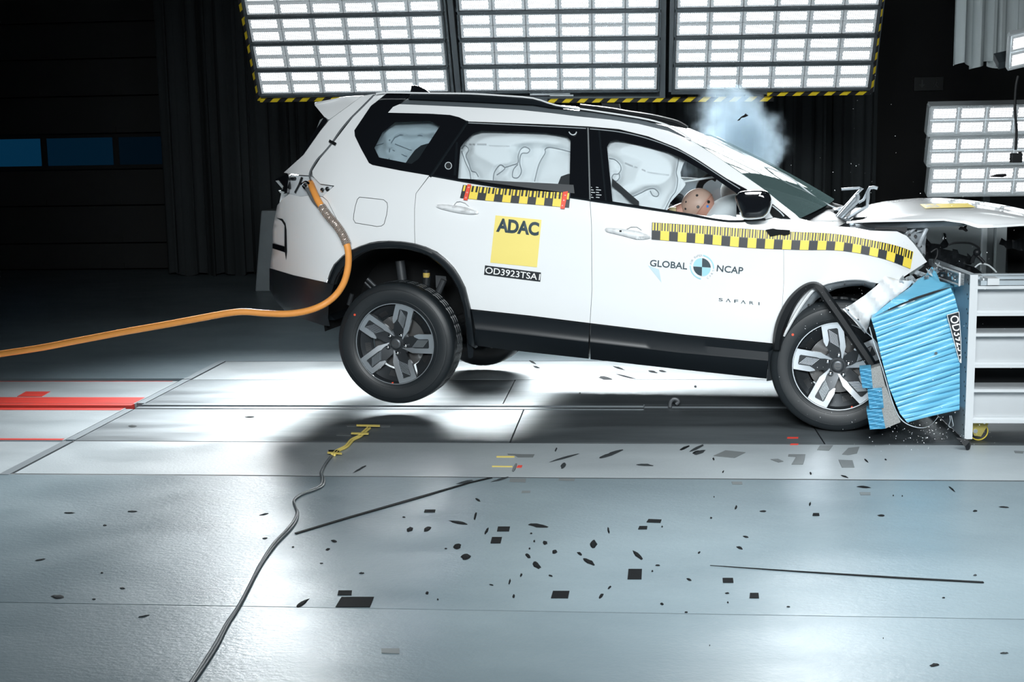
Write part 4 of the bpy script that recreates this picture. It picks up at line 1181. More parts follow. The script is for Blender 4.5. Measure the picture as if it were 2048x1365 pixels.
for i in range(46):
    x, y = rnd.uniform(1800, 1880), 0; y = 548 + (1855 - x) * .42 + rnd.uniform(-9, 9)
    q = np.array(cv(x, y, rnd.uniform(-.02, .2))); a = [np.array([rnd.uniform(-1, 1) for _ in range(3)]) * rnd.uniform(.008, .026) for _ in range(3)]
    b.obox(q, a[0], a[1] * .6, a[2] * .4)
o = b.build('shattered_headlamp', mat('shard_mix', (.10, .115, .125), .3, noise=(40, .9, (.5, .55, .58))), car, smooth=0); o['kind'] = 'stuff'
sheet('headlamp_housing', [(1800, 566), (1826, 549), (1854, 528), (1868, 536), (1850, 556), (1826, 578), (1805, 586)], .16, .15, LINER)

# ---------------------------------------------------------------- airbags, seats
def seam_px(P, sx, ox, oy): return smooth_pts([(ox + x / sx, oy + y / sx) for x, y in P], 5)


def bag(name, outer, off, bumps, seams, thick=.03, step=3.4):
    SP = [np.array(s) for s in seams]

    def vf(p):
        v = 0
        for x, y, rx, ry, a in bumps: v -= 1.7 * a * math.exp(-((p[0] - x) / rx) ** 2 - ((p[1] - y) / ry) ** 2)
        for s in SP:
            d2 = np.min(np.sum((s - np.array(p)) ** 2, 1)); v += .022 * math.exp(-d2 / 34.0)
        return max(v, -.072)
    o = panel(name, outer, BAG, car, off=off, thick=thick, step=step, vf=vf, smooth=80)
    for s in SP:
        b = MB(); b.tube([sk(p[0], p[1], off + vf(p) - .009) for p in s], .0030, 5); b.build('seam', SEAM, o)
    return o, vf


c3 = lambda P: seam_px(P, 5.689, 860, 220)
c4 = lambda P: seam_px(P, 5.12, 1160, 220)
rb, rvf = bag('rear_curtain_airbag', [(904, 372), (906, 290), (925, 262), (950, 256), (1152, 264), (1150, 388), (1040, 376)], .10,
              [(965, 300, 34, 26, .05), (1005, 320, 30, 32, .05), (1040, 278, 70, 14, .05), (1110, 285, 26, 16, .03), (1030, 355, 60, 16, .02), (1110, 335, 40, 30, .02)],
              [c3(P) for P in ([(365, 440), (400, 405), (440, 450), (410, 520), (440, 600), (470, 690), (520, 710), (550, 760)], [(720, 800), (730, 720), (770, 650), (810, 625), (850, 660), (830, 690), (760, 740)],
                               [(850, 655), (930, 630), (1000, 600), (1005, 520), (1030, 450), (1080, 420), (1135, 450), (1110, 490), (1040, 500), (1020, 600), (1040, 700), (1000, 770), (940, 760), (950, 680), (1000, 620)],
                               [(1190, 815), (1240, 620), (1310, 490), (1310, 450), (1350, 425), (1450, 440), (1600, 478)], [(360, 470), (400, 590), (450, 700), (465, 800)])])
V, Fc = text_to_quad('00404600C50127409', [(978, 292.5), (1019, 294), (1019, 291.5), (978, 290)], lambda x, y: sk(x, y, .094 + rvf((x, y))))
J('airbag_print', V, Fc, GREYI, rb, smooth=0, recalc=False)
b = MB()
for x0, x1 in ((938, 943), (945, 950), (954, 973)):
    A = [sk(px, py, .094 + rvf((px, py))) for px, py in ((x0, 290), (x1, 290.6), (x1, 287.4), (x0, 287))]; b.add(A, [(0, 1, 2, 3)])
b.build('airbag_print', GREYI, rb, smooth=0, recalc=False)
fb, fvf = bag('front_curtain_airbag', [(1206, 415), (1208, 290), (1222, 276), (1250, 276), (1320, 295), (1350, 308), (1372, 318), (1366, 330), (1361, 345), (1362, 356), (1370, 364), (1371, 370), (1364, 380), (1350, 395), (1341, 405), (1335, 418), (1333, 428), (1290, 424), (1250, 412)], .10,
              [(1270, 300, 60, 22, .05), (1300, 350, 42, 32, .06), (1330, 335, 26, 28, .03), (1250, 380, 26, 20, .04), (1230, 330, 18, 26, .01)],
              [c4(P) for P in ([(300, 495), (360, 510), (410, 560), (420, 610), (390, 655), (345, 660), (330, 700), (370, 730), (405, 690), (400, 650)], [(530, 890), (620, 850), (700, 810), (760, 805), (805, 850), (790, 885), (745, 875), (720, 830)],
                               [(1010, 490), (1000, 560), (985, 640), (1000, 720), (980, 830), (930, 900), (870, 1020)])])
V, Fc = text_to_quad('00404600C50127409', [(1295, 346), (1338, 352), (1338, 349), (1295, 343)], lambda x, y: sk(x, y, .094 + fvf((x, y))))
J('airbag_print', V, Fc, GREYI, fb, smooth=0, recalc=False)
b = MB()
for x0, y0, x1, y1 in ((1250, 324.5, 1266, 331), (1269, 332, 1291, 340.5)):
    A = [sk(px, py, .094 + fvf((px, py))) for px, py in ((x0, y0 + 3), (x1, y1 + 3), (x1, y1), (x0, y0))]; b.add(A, [(0, 1, 2, 3)])
b.build('airbag_print', GREYI, fb, smooth=0, recalc=False)
arm('airbag_tether', [(1366, 364), (1385, 361), (1410, 357), (1432, 354)], .26, .006, BAG)
qb, qvf = bag('rear_quarter_airbag', [(738, 335), (738, 280), (765, 240), (895, 236), (892, 270), (860, 332), (800, 338)], .12,
              [(830, 262, 60, 12, .06), (780, 285, 16, 26, .05), (825, 300, 30, 18, .02)],
              [[(778, 322), (779, 300), (783, 285), (790, 275), (800, 270), (840, 271), (868, 276)], [(750, 292), (764, 288), (780, 280)], [(785, 300), (810, 312), (830, 318)], [(790, 288), (820, 300), (845, 304)]])
panel('rear_headrest', [(806, 334), (818, 316), (830, 300), (842, 291), (856, 287), (872, 285), (880, 340), (830, 345)], SEAT, car, off=.02, thick=.006)
panel('middle_seat', [(1098, 392), (1116, 368), (1122, 353), (1136, 348), (1165, 346), (1165, 400)], SEAT, car, off=.019, thick=.006)
b = MB(); P = [(1224, 365), (1240, 378), (1258, 394), (1278, 411)]
S = [sk(*p, .019) for p in P]; V, Fc = grid_shell([[(p[0], p[1], p[2] + .022) for p in S], [(p[0], p[1], p[2] - .022) for p in S]], (0, .003, 0)); J('seat_belt', V, Fc, SEAT, car)
# front seat and far airbags
b = MB()
c0 = np.array(cv(1262, 430, .5)); b.obox(c0 + np.array([0, 0, -.05]), (.09, 0, .02), (0, .23, 0), (-.10, 0, .42)); c0 = np.array(cv(1262, 430, 1.35)); b.obox(c0 + np.array([0, 0, -.05]), (.09, 0, .02), (0, .23, 0), (-.10, 0, .42))
b.build('front_seats', SEAT, car, bevel=.03, smooth=60)
b = MB(); c0 = cv(1449, 412, 1.15); b.ball(c0, .24, .28, .21, 32, 20); b = MB(); c0 = cv(1545, 418, 1.15); b.ball(c0, .36, .34, .17, 36, 24, M=Matrix.Rotation(math.radians(26), 3, 'Y')); b.build('passenger_airbag', mat('airbag_grey', (.50, .54, .54), .8), car, smooth=80)
b = MB(); c0 = cv(1452, 430, .52); M = Matrix.Rotation(math.radians(28), 3, 'Y')
b.ball(c0, .16, .20, .105, 32, 20, M=Matrix.Rotation(math.radians(-32), 3, 'Y')); da = b.build('driver_airbag', BAG, car, smooth=80)
arm('steering_wheel', [(1397, 384), (1401, 368), (1412, 357), (1424, 353), (1434, 358)], .95, .022, SEAT, 4)
arm('far_mirror_frame', [(1341, 405), (1346, 392), (1352, 388), (1362, 390), (1366, 397), (1360, 407), (1350, 410), (1341, 405)], 1.2, .008, BLACK, 4)
sheet('far_mirror_glass', [(1342, 405), (1347, 392), (1353, 389), (1362, 391), (1365, 397), (1359, 406), (1350, 409)], 1.2, .02, BLACK_G)

# ---------------------------------------------------------------- stickers and writing on the flank
def decal(name, P, m, par=car, off=-.004, holes=()): return panel(name, P, m, par, off=off, thick=.002, step=12, holes=holes)
def letter(name, s, quad, m, par=car, off=-.006, bold=0.0, sp=1.0):
    V, Fc = text_to_quad(s, quad, lambda x, y: sk(x, y, off), bold, sp); return J(name, V, Fc, m, par, smooth=0, recalc=False)


ad = decal('yellow_sticker', [(991, 431), (1083, 440), (1074, 535), (980.5, 525.5)], mat('sticker_yellow', (.83, .69, .20), .4))
letter('sticker_lettering', 'ADAC', [(992, 464), (1077, 472.5), (1079, 445), (995, 436)], INK, ad, bold=.042, sp=.96)
lb = decal('number_label', [(970, 531), (1082, 545.5), (1080.5, 564), (968, 550)], TAPE_B)
letter('label_lettering', 'OD3923TSA1', [(970, 547), (1079.5, 561), (1081, 548.5), (971.5, 534)], mat('white_ink', (.85, .86, .86), .5), lb, bold=.008)
letter('door_lettering', 'GLOBAL', [(1299.5, 532.5), (1374, 539.5), (1375, 526), (1300.5, 519.5)], INK, bold=.012)
letter('door_lettering', 'NCAP', [(1433, 543), (1485.5, 549), (1487, 535), (1434.5, 530)], INK, bold=.012)
b = None
fl_ = decal('flag_emblem', [(1295.5, 531), (1318, 539), (1323, 565.5)], mat('flag_blue', (.52, .66, .71), .4))
RC = (1404, 534.5)
def pol(r, a): return (RC[0] + r * math.sin(a) * .98 + r * math.cos(a) * .0, RC[1] - r * math.cos(a) + r * math.sin(a) * .09)
def wedge(name, r0, r1, a0, a1, m, off=-.006):
    n = 14; A = [pol(r1, math.radians(a0 + (a1 - a0) * i / n)) for i in range(n + 1)]
    A += [pol(r0, math.radians(a1 - (a1 - a0) * i / n)) for i in range(n + 1)] if r0 > 0 else [RC]
    return decal(name, A, m, em, off)


em = decal('roundel', [pol(19, math.radians(a)) for a in range(0, 360, 12)], mat('roundel_white', (.8, .83, .84), .4))
for k in range(4): wedge('roundel_quadrant', 0, 18, 90 * k + 1, 90 * k + 89, INK if k % 2 == 0 else PALEB)
wedge('roundel_arc', 22.5, 25, 5, 92, PALEB); wedge('roundel_arc', 22.5, 25, 185, 272, PALEB)
for s, a0, da_ in (('FOR SAFER', -76, 9.3), ('CARS', 150, -16)):
    for i, ch in enumerate(s):
        if ch == ' ': continue
        a = math.radians(a0 + da_ * i); sg = 1 if da_ > 0 else -1
        c0 = np.array(pol(23.2, a)); tx = np.array([math.cos(a), math.sin(a)]) * sg; ty = np.array([math.sin(a), -math.cos(a)]) * sg
        letter('arc_letter', ch, [c0 - tx * 1.6 - ty * 2, c0 + tx * 1.6 - ty * 2, c0 + tx * 1.6 + ty * 2, c0 - tx * 1.6 + ty * 2], GREYI, em)
for i, (ch, x) in enumerate(zip('SAFARI', (1441.5, 1456.5, 1472.5, 1486.5, 1503, 1518))):
    y = 599.5 + (x - 1441) * .105
    w_ = 1.0 if ch == 'I' else 4.0
    if ch == 'A':
        b = MB()
        for p, q in (((x - 4, y + 3), (x, y - 3)), ((x, y - 3), (x + 4, y + 3.6))): b.tube([sk(*p, -.007), sk(*q, -.007)], .0022, 4)
        b.build('badge_letter', INK, fd, smooth=0)
    else: letter('badge_letter', ch, [(x - w_, y + 2.8), (x + w_, y + 3.4), (x + w_, y - 2.6), (x - w_, y - 3.2)], INK, fd)


def ruler(name, top, bot, cells, par, teeth=3, off=-.004, first=1, vf=lambda p: 0.0):
    """black and yellow checked scale: squares below, fine teeth above"""
    T, B_ = resample(smooth_pts(top, 6), 200), resample(smooth_pts(bot, 6), 200)

    def pt(s, t):
        i = s * 199; k = min(int(i), 198); f = i - k
        a = T[k] * (1 - f) + T[k + 1] * f; c2 = B_[k] * (1 - f) + B_[k + 1] * f
        q = a * (1 - t) + c2 * t; return q
    b = MB()

    def cell(s0, s1, t0, t1, mi, o):
        n = max(1, int((s1 - s0) * 40)); Q = [pt(s0 + (s1 - s0) * i / n, t) for t in (t0, t1) for i in range(n + 1)]; V = [sk(q[0], q[1], o + vf(q)) for q in Q]
        b.add(V, [(i, i + 1, n + 2 + i, n + 1 + i) for i in range(n)], mi)
    for i in range(cells):
        s0, s1 = i / cells, (i + 1) / cells; k = (i + first) % 2
        cell(s0, s1, .5, 1, k, off); cell(s0, s1, 0, .5, k, off)
        for j in range(teeth):
            d = (s1 - s0) / teeth
            tl = .46
            cell(s0 + d * (j + .25), s0 + d * (j + .72), .02 if k else 0, tl, 1 - k, off - .0015)
    return b.build(name, [TAPE_Y, TAPE_B], par, smooth=60, recalc=False)


r1 = ruler('checked_scale', [(926, 370), (1000, 377), (1070, 382), (1141, 386)], [(920, 396), (990, 403), (1066, 409), (1138, 415.5)], 13, car, 2, off=-.012)
for A, tx in (([(935, 368.5), (942.5, 369), (934.5, 401), (926.5, 400)], 'A'), ([(1126, 384), (1136, 382.5), (1129, 418), (1120.5, 417.5)], 'B')):
    tp = panel('red_tape', A, mat('red_tape_ink', (.78, .07, .03), .45), r1, off=-.018, thick=.002, step=8)
    b = MB()
    cx, cy = sum(p[0] for p in A) / 4, sum(p[1] for p in A) / 4
    for k in (-.66, .0, .66):
        x, y = cx - k * 4.5, cy + k * 15.5
        b.tube([sk(x + dx, y + dy, -.0195) for dx, dy in ((-1.4, 1.3), (1.4, 1.3), (0, -1.5), (-1.4, 1.3))], .0012, 4)
    b.build('tape_print', MATS['white_ink'], tp, smooth=0)
r2 = ruler('checked_scale', [(1304, 445), (1400, 451), (1500, 458.5), (1580, 463.5), (1671, 468), (1741, 480), (1794, 492), (1827, 504)], [(1303, 479), (1400, 487), (1500, 496), (1602, 500), (1666, 500.5), (1714, 506), (1768, 518), (1821, 538)], 30, car, 3, off=-.012, vf=lambda q: FENDV(q) if q[0] > 1566 else 0.0)
panel('torn_black_tape', [(1531, 460), (1546, 457), (1554, 459), (1580, 460.5), (1580, 468), (1570, 471), (1560, 469), (1541, 473), (1536, 467)], TAPE_K, car, off=-.03, thick=.004, step=8)
# seam wire down the tailgate with its little tape
line('tail_wire', [(748, 190), (716, 222), (700, 238), (680, 262), (663, 287), (648, 305), (634, 320), (622, 340), (619, 352), (621, 360)], .005, mat('wire_grey', (.10, .11, .12), .5), -.012)
panel('wire_tape', [(659, 279), (673, 286), (670, 291.5), (657, 284)], TAPE_K, car, off=-.020, thick=.003, step=8)
# ================================================================ crash test dummy at the wheel
hc0 = car_world(cv(1396, 411, .44)); nk = car_world(cv(1362, 421, .46)); pv = nk + CU * -.42 + np.array([0, 0, -.62])
dm = thing('crash_test_dummy', 'crash test dummy bent forward with its bald head on the driver airbag', 'dummy', pv)
SKIN = mat('dummy_vinyl', (.52, .27, .20), .55); CAP = mat('dummy_cap', (.50, .34, .27), .5)
pts = {'pelvis': pv, 'waist': pv + CU * .10 + np.array([0, 0, .2]), 'chest': nk + CU * -.20 + np.array([0, 0, -.22]), 'top': nk + CU * -.08 + np.array([0, 0, -.06]), 'neck': nk + CU * .01, 'skull': hc0 + CU * -.02}
for sg, n_ in ((-1, 'n'), (1, 'f')):
    s = nk + CU * -.10 + CV * .17 * sg + np.array([0, 0, -.12]); pts['sh' + n_] = s
    pts['el' + n_] = s + CU * .18 + CV * .05 * sg + np.array([0, 0, -.24]); pts['wr' + n_] = pts['el' + n_] + CU * .24 + np.array([0, 0, .05]) - CV * .02 * sg
    pts['kn' + n_] = pv + CU * .45 + CV * .10 * sg + np.array([0, 0, .06]); pts['an' + n_] = pts['kn' + n_] + CU * .22 + np.array([0, 0, -.30])
keys = list(pts)
E_ = [('pelvis', 'waist'), ('waist', 'chest'), ('chest', 'top'), ('top', 'neck'), ('neck', 'skull')] + [(a, b_) for n_ in 'nf' for a, b_ in (('chest', 'sh' + n_), ('sh' + n_, 'el' + n_), ('el' + n_, 'wr' + n_), ('pelvis', 'kn' + n_), ('kn' + n_, 'an' + n_))]
rad = {'pelvis': .15, 'waist': .13, 'chest': .14, 'top': .08, 'neck': .052, 'skull': .05, 'sh': .065, 'el': .048, 'wr': .035, 'kn': .065, 'an': .045}
me = bpy.data.meshes.new('body'); me.from_pydata([Vector([float(q) for q in pts[k]]) - ORG[dm] for k in keys], [(keys.index(a), keys.index(b_)) for a, b_ in E_], [])
bo = bpy.data.objects.new('body', me); COL.objects.link(bo); bo.parent = dm
sm = bo.modifiers.new('skin', 'SKIN'); ss = bo.modifiers.new('sub', 'SUBSURF'); ss.levels = ss.render_levels = 2
for k, sv in zip(keys, me.skin_vertices[0].data):
    r = rad.get(k, rad.get(k[:2], .05)); sv.radius = (r, r); sv.use_root = (k == 'pelvis')
me.materials.append(SKIN)
# head: skull, brow, nose, chin and jaw shaped from one ball; it looks forward and down
f_ = (CU * .80 + np.array([0, 0, -.60])); f_ /= np.linalg.norm(f_); up_ = np.cross(CV, f_) * 1.0; up_ /= np.linalg.norm(up_)
if up_[2] < 0: up_ = -up_
sd_ = CV
V, Fc, fm = [], [], []
nu, nv = 36, 26
for j in range(nv + 1):
    th = math.pi * j / nv
    for k in range(nu):
        ph = 2 * math.pi * k / nu
        a, s, u_ = math.cos(th), math.sin(th) * math.cos(ph), math.sin(th) * math.sin(ph)   # a: along the gaze
        x, y, z = .098 * a, .078 * s, .105 * u_
        if a > 0:
            x *= 1 - .18 * max(0, u_) ** 2
            nose = math.exp(-(s / .16) ** 2 - ((u_ + .05) / .22) ** 2); x += .026 * nose
            x += .008 * math.exp(-(s / .5) ** 2 - ((u_ - .32) / .12) ** 2)
            x -= .012 * (math.exp(-((s - .38) / .16) ** 2 - ((u_ - .14) / .10) ** 2) + math.exp(-((s + .38) / .16) ** 2 - ((u_ - .14) / .10) ** 2))
            x -= .006 * math.exp(-(s / .25) ** 2 - ((u_ + .47) / .05) ** 2)
            z *= 1 + .06 * max(0, -u_); y *= 1 - .22 * max(0, -u_)
        V.append(hc0 + f_ * x + sd_ * y + up_ * z)
for j in range(nv):
    for k in range(nu):
        Fc.append((j * nu + k, (j + 1) * nu + k, (j + 1) * nu + (k + 1) % nu, j * nu + (k + 1) % nu)); fm.append(0 if j < nv * .40 else 1)
hd = J('head', V, Fc, [SKIN, CAP], dm, fmat=fm, smooth=80, recalc=False)
b = MB()
for k in range(nu):
    th = math.pi * .40; ph = 2 * math.pi * k / nu
b.tube([hc0 + f_ * (.100 * math.cos(math.pi * .405)) + sd_ * .079 * math.sin(math.pi * .405) * math.cos(q) + up_ * .106 * math.sin(math.pi * .405) * math.sin(q) for q in np.linspace(0, 2 * math.pi, 40)], .0012, 5); b.build('cap_seam', mat('seam_brown', (.25, .15, .12), .6), hd)
hf = caster(hd)
b = MB(); bb = MB()
for x, y, r in ((1394, 391, .008), (1396, 414, .009), (1371, 418, .007), (1372, 404, .006), (1417, 404, .010)):
    p, q = hf(x, y, -.004), hf(x, y, .0008)
    if p is None: continue
    p, q = [Vector(v) + ORG[dm] for v in (p, q)]
    b.tube([p, q], r, 12)
    if r > .0085: q2 = q + (q - p) * .2; bb.tube([p, q2], r * .5, 8)
b.build('bolt_hole', mat('hole_dark', (.02, .018, .018), .6), hd, smooth=0); bb.build('bolt', CHROME, hd, smooth=0)
p, q = hf(1415, 413, -.003), hf(1415, 413, .001)
if p is not None: b = MB(); b.tube([Vector(p) + ORG[dm], Vector(q) + ORG[dm]], .008, 10); b.build('blue_mark', mat('blue_paint', (.05, .25, .75), .4), hd, smooth=0)
b = MB(); q = car_world(cv(1346, 420, .40)); b.obox(q, CU * .02, CV * .02, np.array([0, 0, .016])); b.build('neck_bracket', mat('brass_grey', (.45, .38, .2), .4, metal=.4), dm, smooth=0)

# ================================================================ orange tether cable
OC = [(621, 366, .03), (627, 382, -.02), (638, 405, -.05), (655, 430, -.06), (676, 455, -.06), (690, 480, -.06), (696.5, 505, -.06), (696, 535, -.06), (688, 565, -.06), (672, 590, -.07), (648, 609, -.08), (615, 622, -.10), (575, 628, -.12), (530, 627, -.14), (490, 624, -.16), (455, 627, -.18), (400, 637, -.2), (330, 650, -.2), (250, 664, -.2), (150, 683, -.2), (70, 698, -.2), (-80, 720, -.2)]
W = [car_world(cv(x, y, v + .06)) if i > 2 else car_world(sk(x, y, v)) for i, (x, y, v) in enumerate(OC)]
W = [car_world(sk(x, y, v)) if i < 10 else car_world(cv(x, y, v)) for i, (x, y, v) in enumerate(OC)]
W = smooth_pts(W, 6)
oc = thing('tether_cable', 'thick orange cable running from the open tail lamp across to the left', 'cable', W[-1])
b = MB(); b.tube(W, .0205, 14); b.build('sheath', mat('orange_rubber', (.98, .40, .09), .5, noise=(9, .35, (.75, .27, .05))), oc)
SL = mat('braided_sleeve', (.38, .24, .17), .6, noise=(160, .9, (.07, .05, .04)))
b = MB(); i0, i1 = 14, 33; b.tube(W[i0:i1], .0235, 14)
b.build('braided_sleeve', SL, oc)
b = MB()
for sgn in (-1, 1):
    for ph in range(5):
        pts_ = []
        seg = np.array(W[i0:i1]); L = resample(seg, 120)
        for i in range(120):
            t = L[min(i + 1, 119)] - L[max(i - 1, 0)]; t /= np.linalg.norm(t); a = np.cross(t, CV); a /= np.linalg.norm(a); c2 = np.cross(t, a)
            an = sgn * i * .28 + ph * 2 * math.pi / 5; pts_.append(L[i] + (a * math.cos(an) + c2 * math.sin(an)) * .0245)
        b.tube(pts_, .0022, 4)
b.build('braid_wires', mat('braid_silver', (.55, .5, .46), .35, metal=.6), oc)
hk = [car_world(sk(x, y, -.03)) for x, y in ((612, 376), (618, 388), (626, 402), (636, 414), (645, 422))]
b = MB(); b.tube(smooth_pts(hk, 5), .008, 8); b.tube([p + CU * .012 for p in smooth_pts(hk, 5)], .005, 8); b.build('steel_safety_rope', mat('rope_steel', (.3, .33, .35), .4, metal=.7), oc)

# ================================================================ the barrier
YB = 7.0
XP = float(wY(1940, 551, YB)[0]); PT = .042
zt, zb = float(wY(1945, 550, YB)[2]), max(.02, float(wY(1938, 879, YB)[2]))
bf = thing('barrier_frame', 'pale aluminium barrier frame of stacked beams behind the crushed blue honeycomb', 'barrier', (XP + .6, YB + .4, 0))
b = MB(); b.box((XP, YB, zb), (XP + PT, YB + 1.06, zt)); pl = b.build('face_plate', ALU, bf, smooth=0, bevel=.002)
b = MB(); b.box((XP + .001, YB - .003, zb + .001), (XP + PT - .001, YB + .001, zt - .001)); b.build('plate_edge', ALU_W, pl, smooth=0)
b = MB()
for y in (YB + .018, YB + .042):
    for k in range(11):
        z = zb + .05 + (zt - zb - .1) * k / 10 + (.02 if y > YB + .03 else 0)
        b.tube([(XP - .001, y, z), (XP + .006, y, z)], .0055, 8)
b.build('bolt_holes', DARK, pl, smooth=0)
A = [(1875, 532), (1921, 547.5), (1920, 571), (1875, 555)]
P = [wX(x, y, XP - .05) for x, y in A]
b = MB(); b.prism(P, [p + np.array([.02, 0, 0]) for p in P]); cl = b.build('clamp_plate', mat('drilled_plate', (.42, .46, .48), .35, metal=.7, noise=(35, .9, (.06, .07, .08)), stretch=(1, 1.2, 5)), bf, smooth=0)
b = MB()
for i in range(4): b.tube([P[i] + np.array([-.003, 0, 0]), P[(i + 1) % 4] + np.array([-.003, 0, 0])], .006, 6)
b.build('clamp_edge', ALU_W, cl, smooth=0)
for x, y in ((1884, 541), (1893, 545), (1904, 550), (1912, 556), (1888, 550)):
    b = MB(); q = wX(x, y, XP - .052); b.tube([q, q + np.array([-.02, 0, 0])], .011, 6); b.build('clamp_bolt', CHROME, cl, smooth=0)
q0, q1 = wX(1858, 549, XP - .09), wX(1893, 545, XP - .07); b = MB(); b.tube([q0, q1], .008, 6); b.build('broken_rod', BLACK, bf, smooth=0)
X1 = 3.6
def zz(y, Y=YB): return float(wY(2000, y, Y)[2])


for k, (yt, yb2) in enumerate(((573, 633), (668, 737), (780, 848))):
    z1, z0 = zz(yt), zz(yb2); b = MB()
    tf = .016; fd_ = .10
    xa = XP + PT
    b.box((xa, YB + .012, z1 - tf), (X1, YB + .012 + fd_ * 2, z1)); b.box((xa, YB + .012, z0), (X1, YB + .012 + fd_ * 2, z0 + tf))
    b.box((xa, YB + .11, z0 + tf), (X1, YB + .135, z1 - tf))
    b.box((xa, YB + .03, z0 + tf), (X1, YB + .045, z0 + tf + .012))
    b.build('beam', ALU_W, bf, smooth=0)
b = MB()
for x0, x1, ya, y0, y1 in ((1954, 2100, .02, 562, 571), (1990, 2100, .16, 553, 559), (1954, 2100, .34, 548.5, 552)):
    z1, z0 = zz(y0, YB + ya), zz(y1, YB + ya); b.box((XP + PT + .02, YB + ya, z0), (X1, YB + ya + .05, z1))
b.build('top_rails', ALU, bf, smooth=0)
b = MB(); q = wY(1982, 562, YB + .05); b.obox(q, (.03, 0, 0), (0, .05, 0), (0, 0, .018)); q = wY(1962, 558, YB + .2); b.obox(q, (.012, .13, 0), (.012, -.001, 0), (0, 0, .015)); b.build('top_bracket', ALU_W, bf, smooth=0)
b = MB(); b.box((XP + PT + .03, YB + .5, .1), (X1, YB + .55, zt - .14)); b.box((XP + .9, YB + .1, .1), (XP + 1.0, YB + .5, zt - .2)); b.build('rear_dark_sheet', BLACK, bf, smooth=0)  # black sheet put in for the darkness behind the beams
ca_ = [(1944, 843), (1979, 843), (1975, 852), (1962, 874), (1948, 872), (1944, 860)]
b = MB(); b.prism([wY(x, y, YB + .13) for x, y in ca_], [wY(x, y, YB + .14) for x, y in ca_]); b.prism([wY(x, y, YB + .2) for x, y in ca_], [wY(x, y, YB + .21) for x, y in ca_])
cs = b.build('castor_fork', mat('zinc_yellow', (.42, .36, .10), .45, metal=.4), bf, smooth=0)
q = wY(1955, 861, YB + .17); r = max(.03, float(q[2]))
b = MB(); b.lathe([(r * .55, -.02), (r * .86, -.024), (r, -.018), (r, .018), (r * .86, .024), (r * .55, .02)], 36, q); b.build('castor_wheel', BLACK, cs)
b = MB(); b.lathe([(r * 1.0, -.026), (r * 1.03, -.018), (r * 1.03, -.01), (r * .9, -.022)], 36, q, closed=True); b.build('castor_tread', mat('castor_yellow', (.65, .52, .06), .5), cs)
b = MB(); q2 = wY(1951, 863, YB + .128); b.tube([q2, q2 + np.array([0, .02, 0])], .012, 12); q2 = wY(1969, 846.5, YB + .128); b.tube([q2, q2 + np.array([0, .003, 0])], .007, 12); b.build('castor_bolt', CHROME, cs, smooth=0)

BLUE = mat('barrier_blue', (.125, .43, .63), .35, coat=.25, noise=(30, .25, (.26, .58, .76)), stretch=(.25, 1, 3))
BLUE_D = mat('block_blue', (.08, .32, .50), .5, noise=(60, .5, (.05, .24, .40)), stretch=(.3, 1, 4))
HCOMB = mat('honeycomb_grey', (.34, .35, .34), .45, metal=.3, noise=(170, .7, (.16, .16, .16)))
db = thing('crash_barrier', 'light blue deformable honeycomb barrier crushed against the front wheel', 'barrier', wz(1830, 880))
L = resample([(1742, 637), (1751, 665), (1764, 721), (1779, 777), (1800, 828), (1815, 846)], 23 * 9 + 1)
Rr = resample([(1901, 575.5), (1909, 593), (1917, 623), (1919.5, 700), (1919.5, 775), (1919, 821)], 23 * 9 + 1)
rows = []; rnd = random.Random(2)
jit = [rnd.uniform(.6, 1.15) for _ in range(30)]
for i in range(len(L)):
    t = i / (len(L) - 1); k = int(i / 9); ph = (i % 9) / 9
    dep = -.014 * jit[k] * math.sin(math.pi * ph) ** .3
    row = []
    for j in range(25):
        s = j / 24; q = L[i] * (1 - s) + Rr[i] * s
        wv = .006 * math.sin(s * 7 + k * 1.7) + .010 * math.sin(s * 3.1 + t * 5) + .03 * (s - .5) ** 2
        bow = 1.8 * math.sin(math.pi * s) * math.sin(k * 1.3)
        row.append(wY(q[0], q[1] + bow, YB - .005 + dep + wv))
    rows.append(row)
V, Fc = grid_shell(rows, (.09, .42, 0)); pf = J('pleated_skin', V, Fc, BLUE, db, smooth=38)
CVR = [(1742, 637), (1754, 625), (1768, 613), (1795, 592), (1821, 574), (1838, 558), (1852, 550), (1857, 541), (1864, 534), (1871, 541), (1876, 553), (1880, 563), (1900, 568), (1919.5, 572), (1901, 576), (1870, 583), (1834, 595), (1800, 608), (1778, 618)]
V2, F2 = fill2d(CVR, step=6)
def cvd(p): return YB + .03 + .30 * max(0, min(1, (600 - p[1]) / 60)) - .02 * math.sin((p[0] - 1742) * .03)
V, Fc = shell(V2, F2, lambda p: wY(p[0], p[1], cvd(p)), lambda p: wY(p[0], p[1], cvd(p) + .02)); J('cover_sheet', V, Fc, BLUE, db, smooth=60)
b = MB(); b.tube([wY(x, y, YB + .02) for x, y in ((1776, 619), (1800, 609), (1834, 596), (1868, 585), (1900, 577))], .007, 6); b.build('cover_gap', DARK, db)
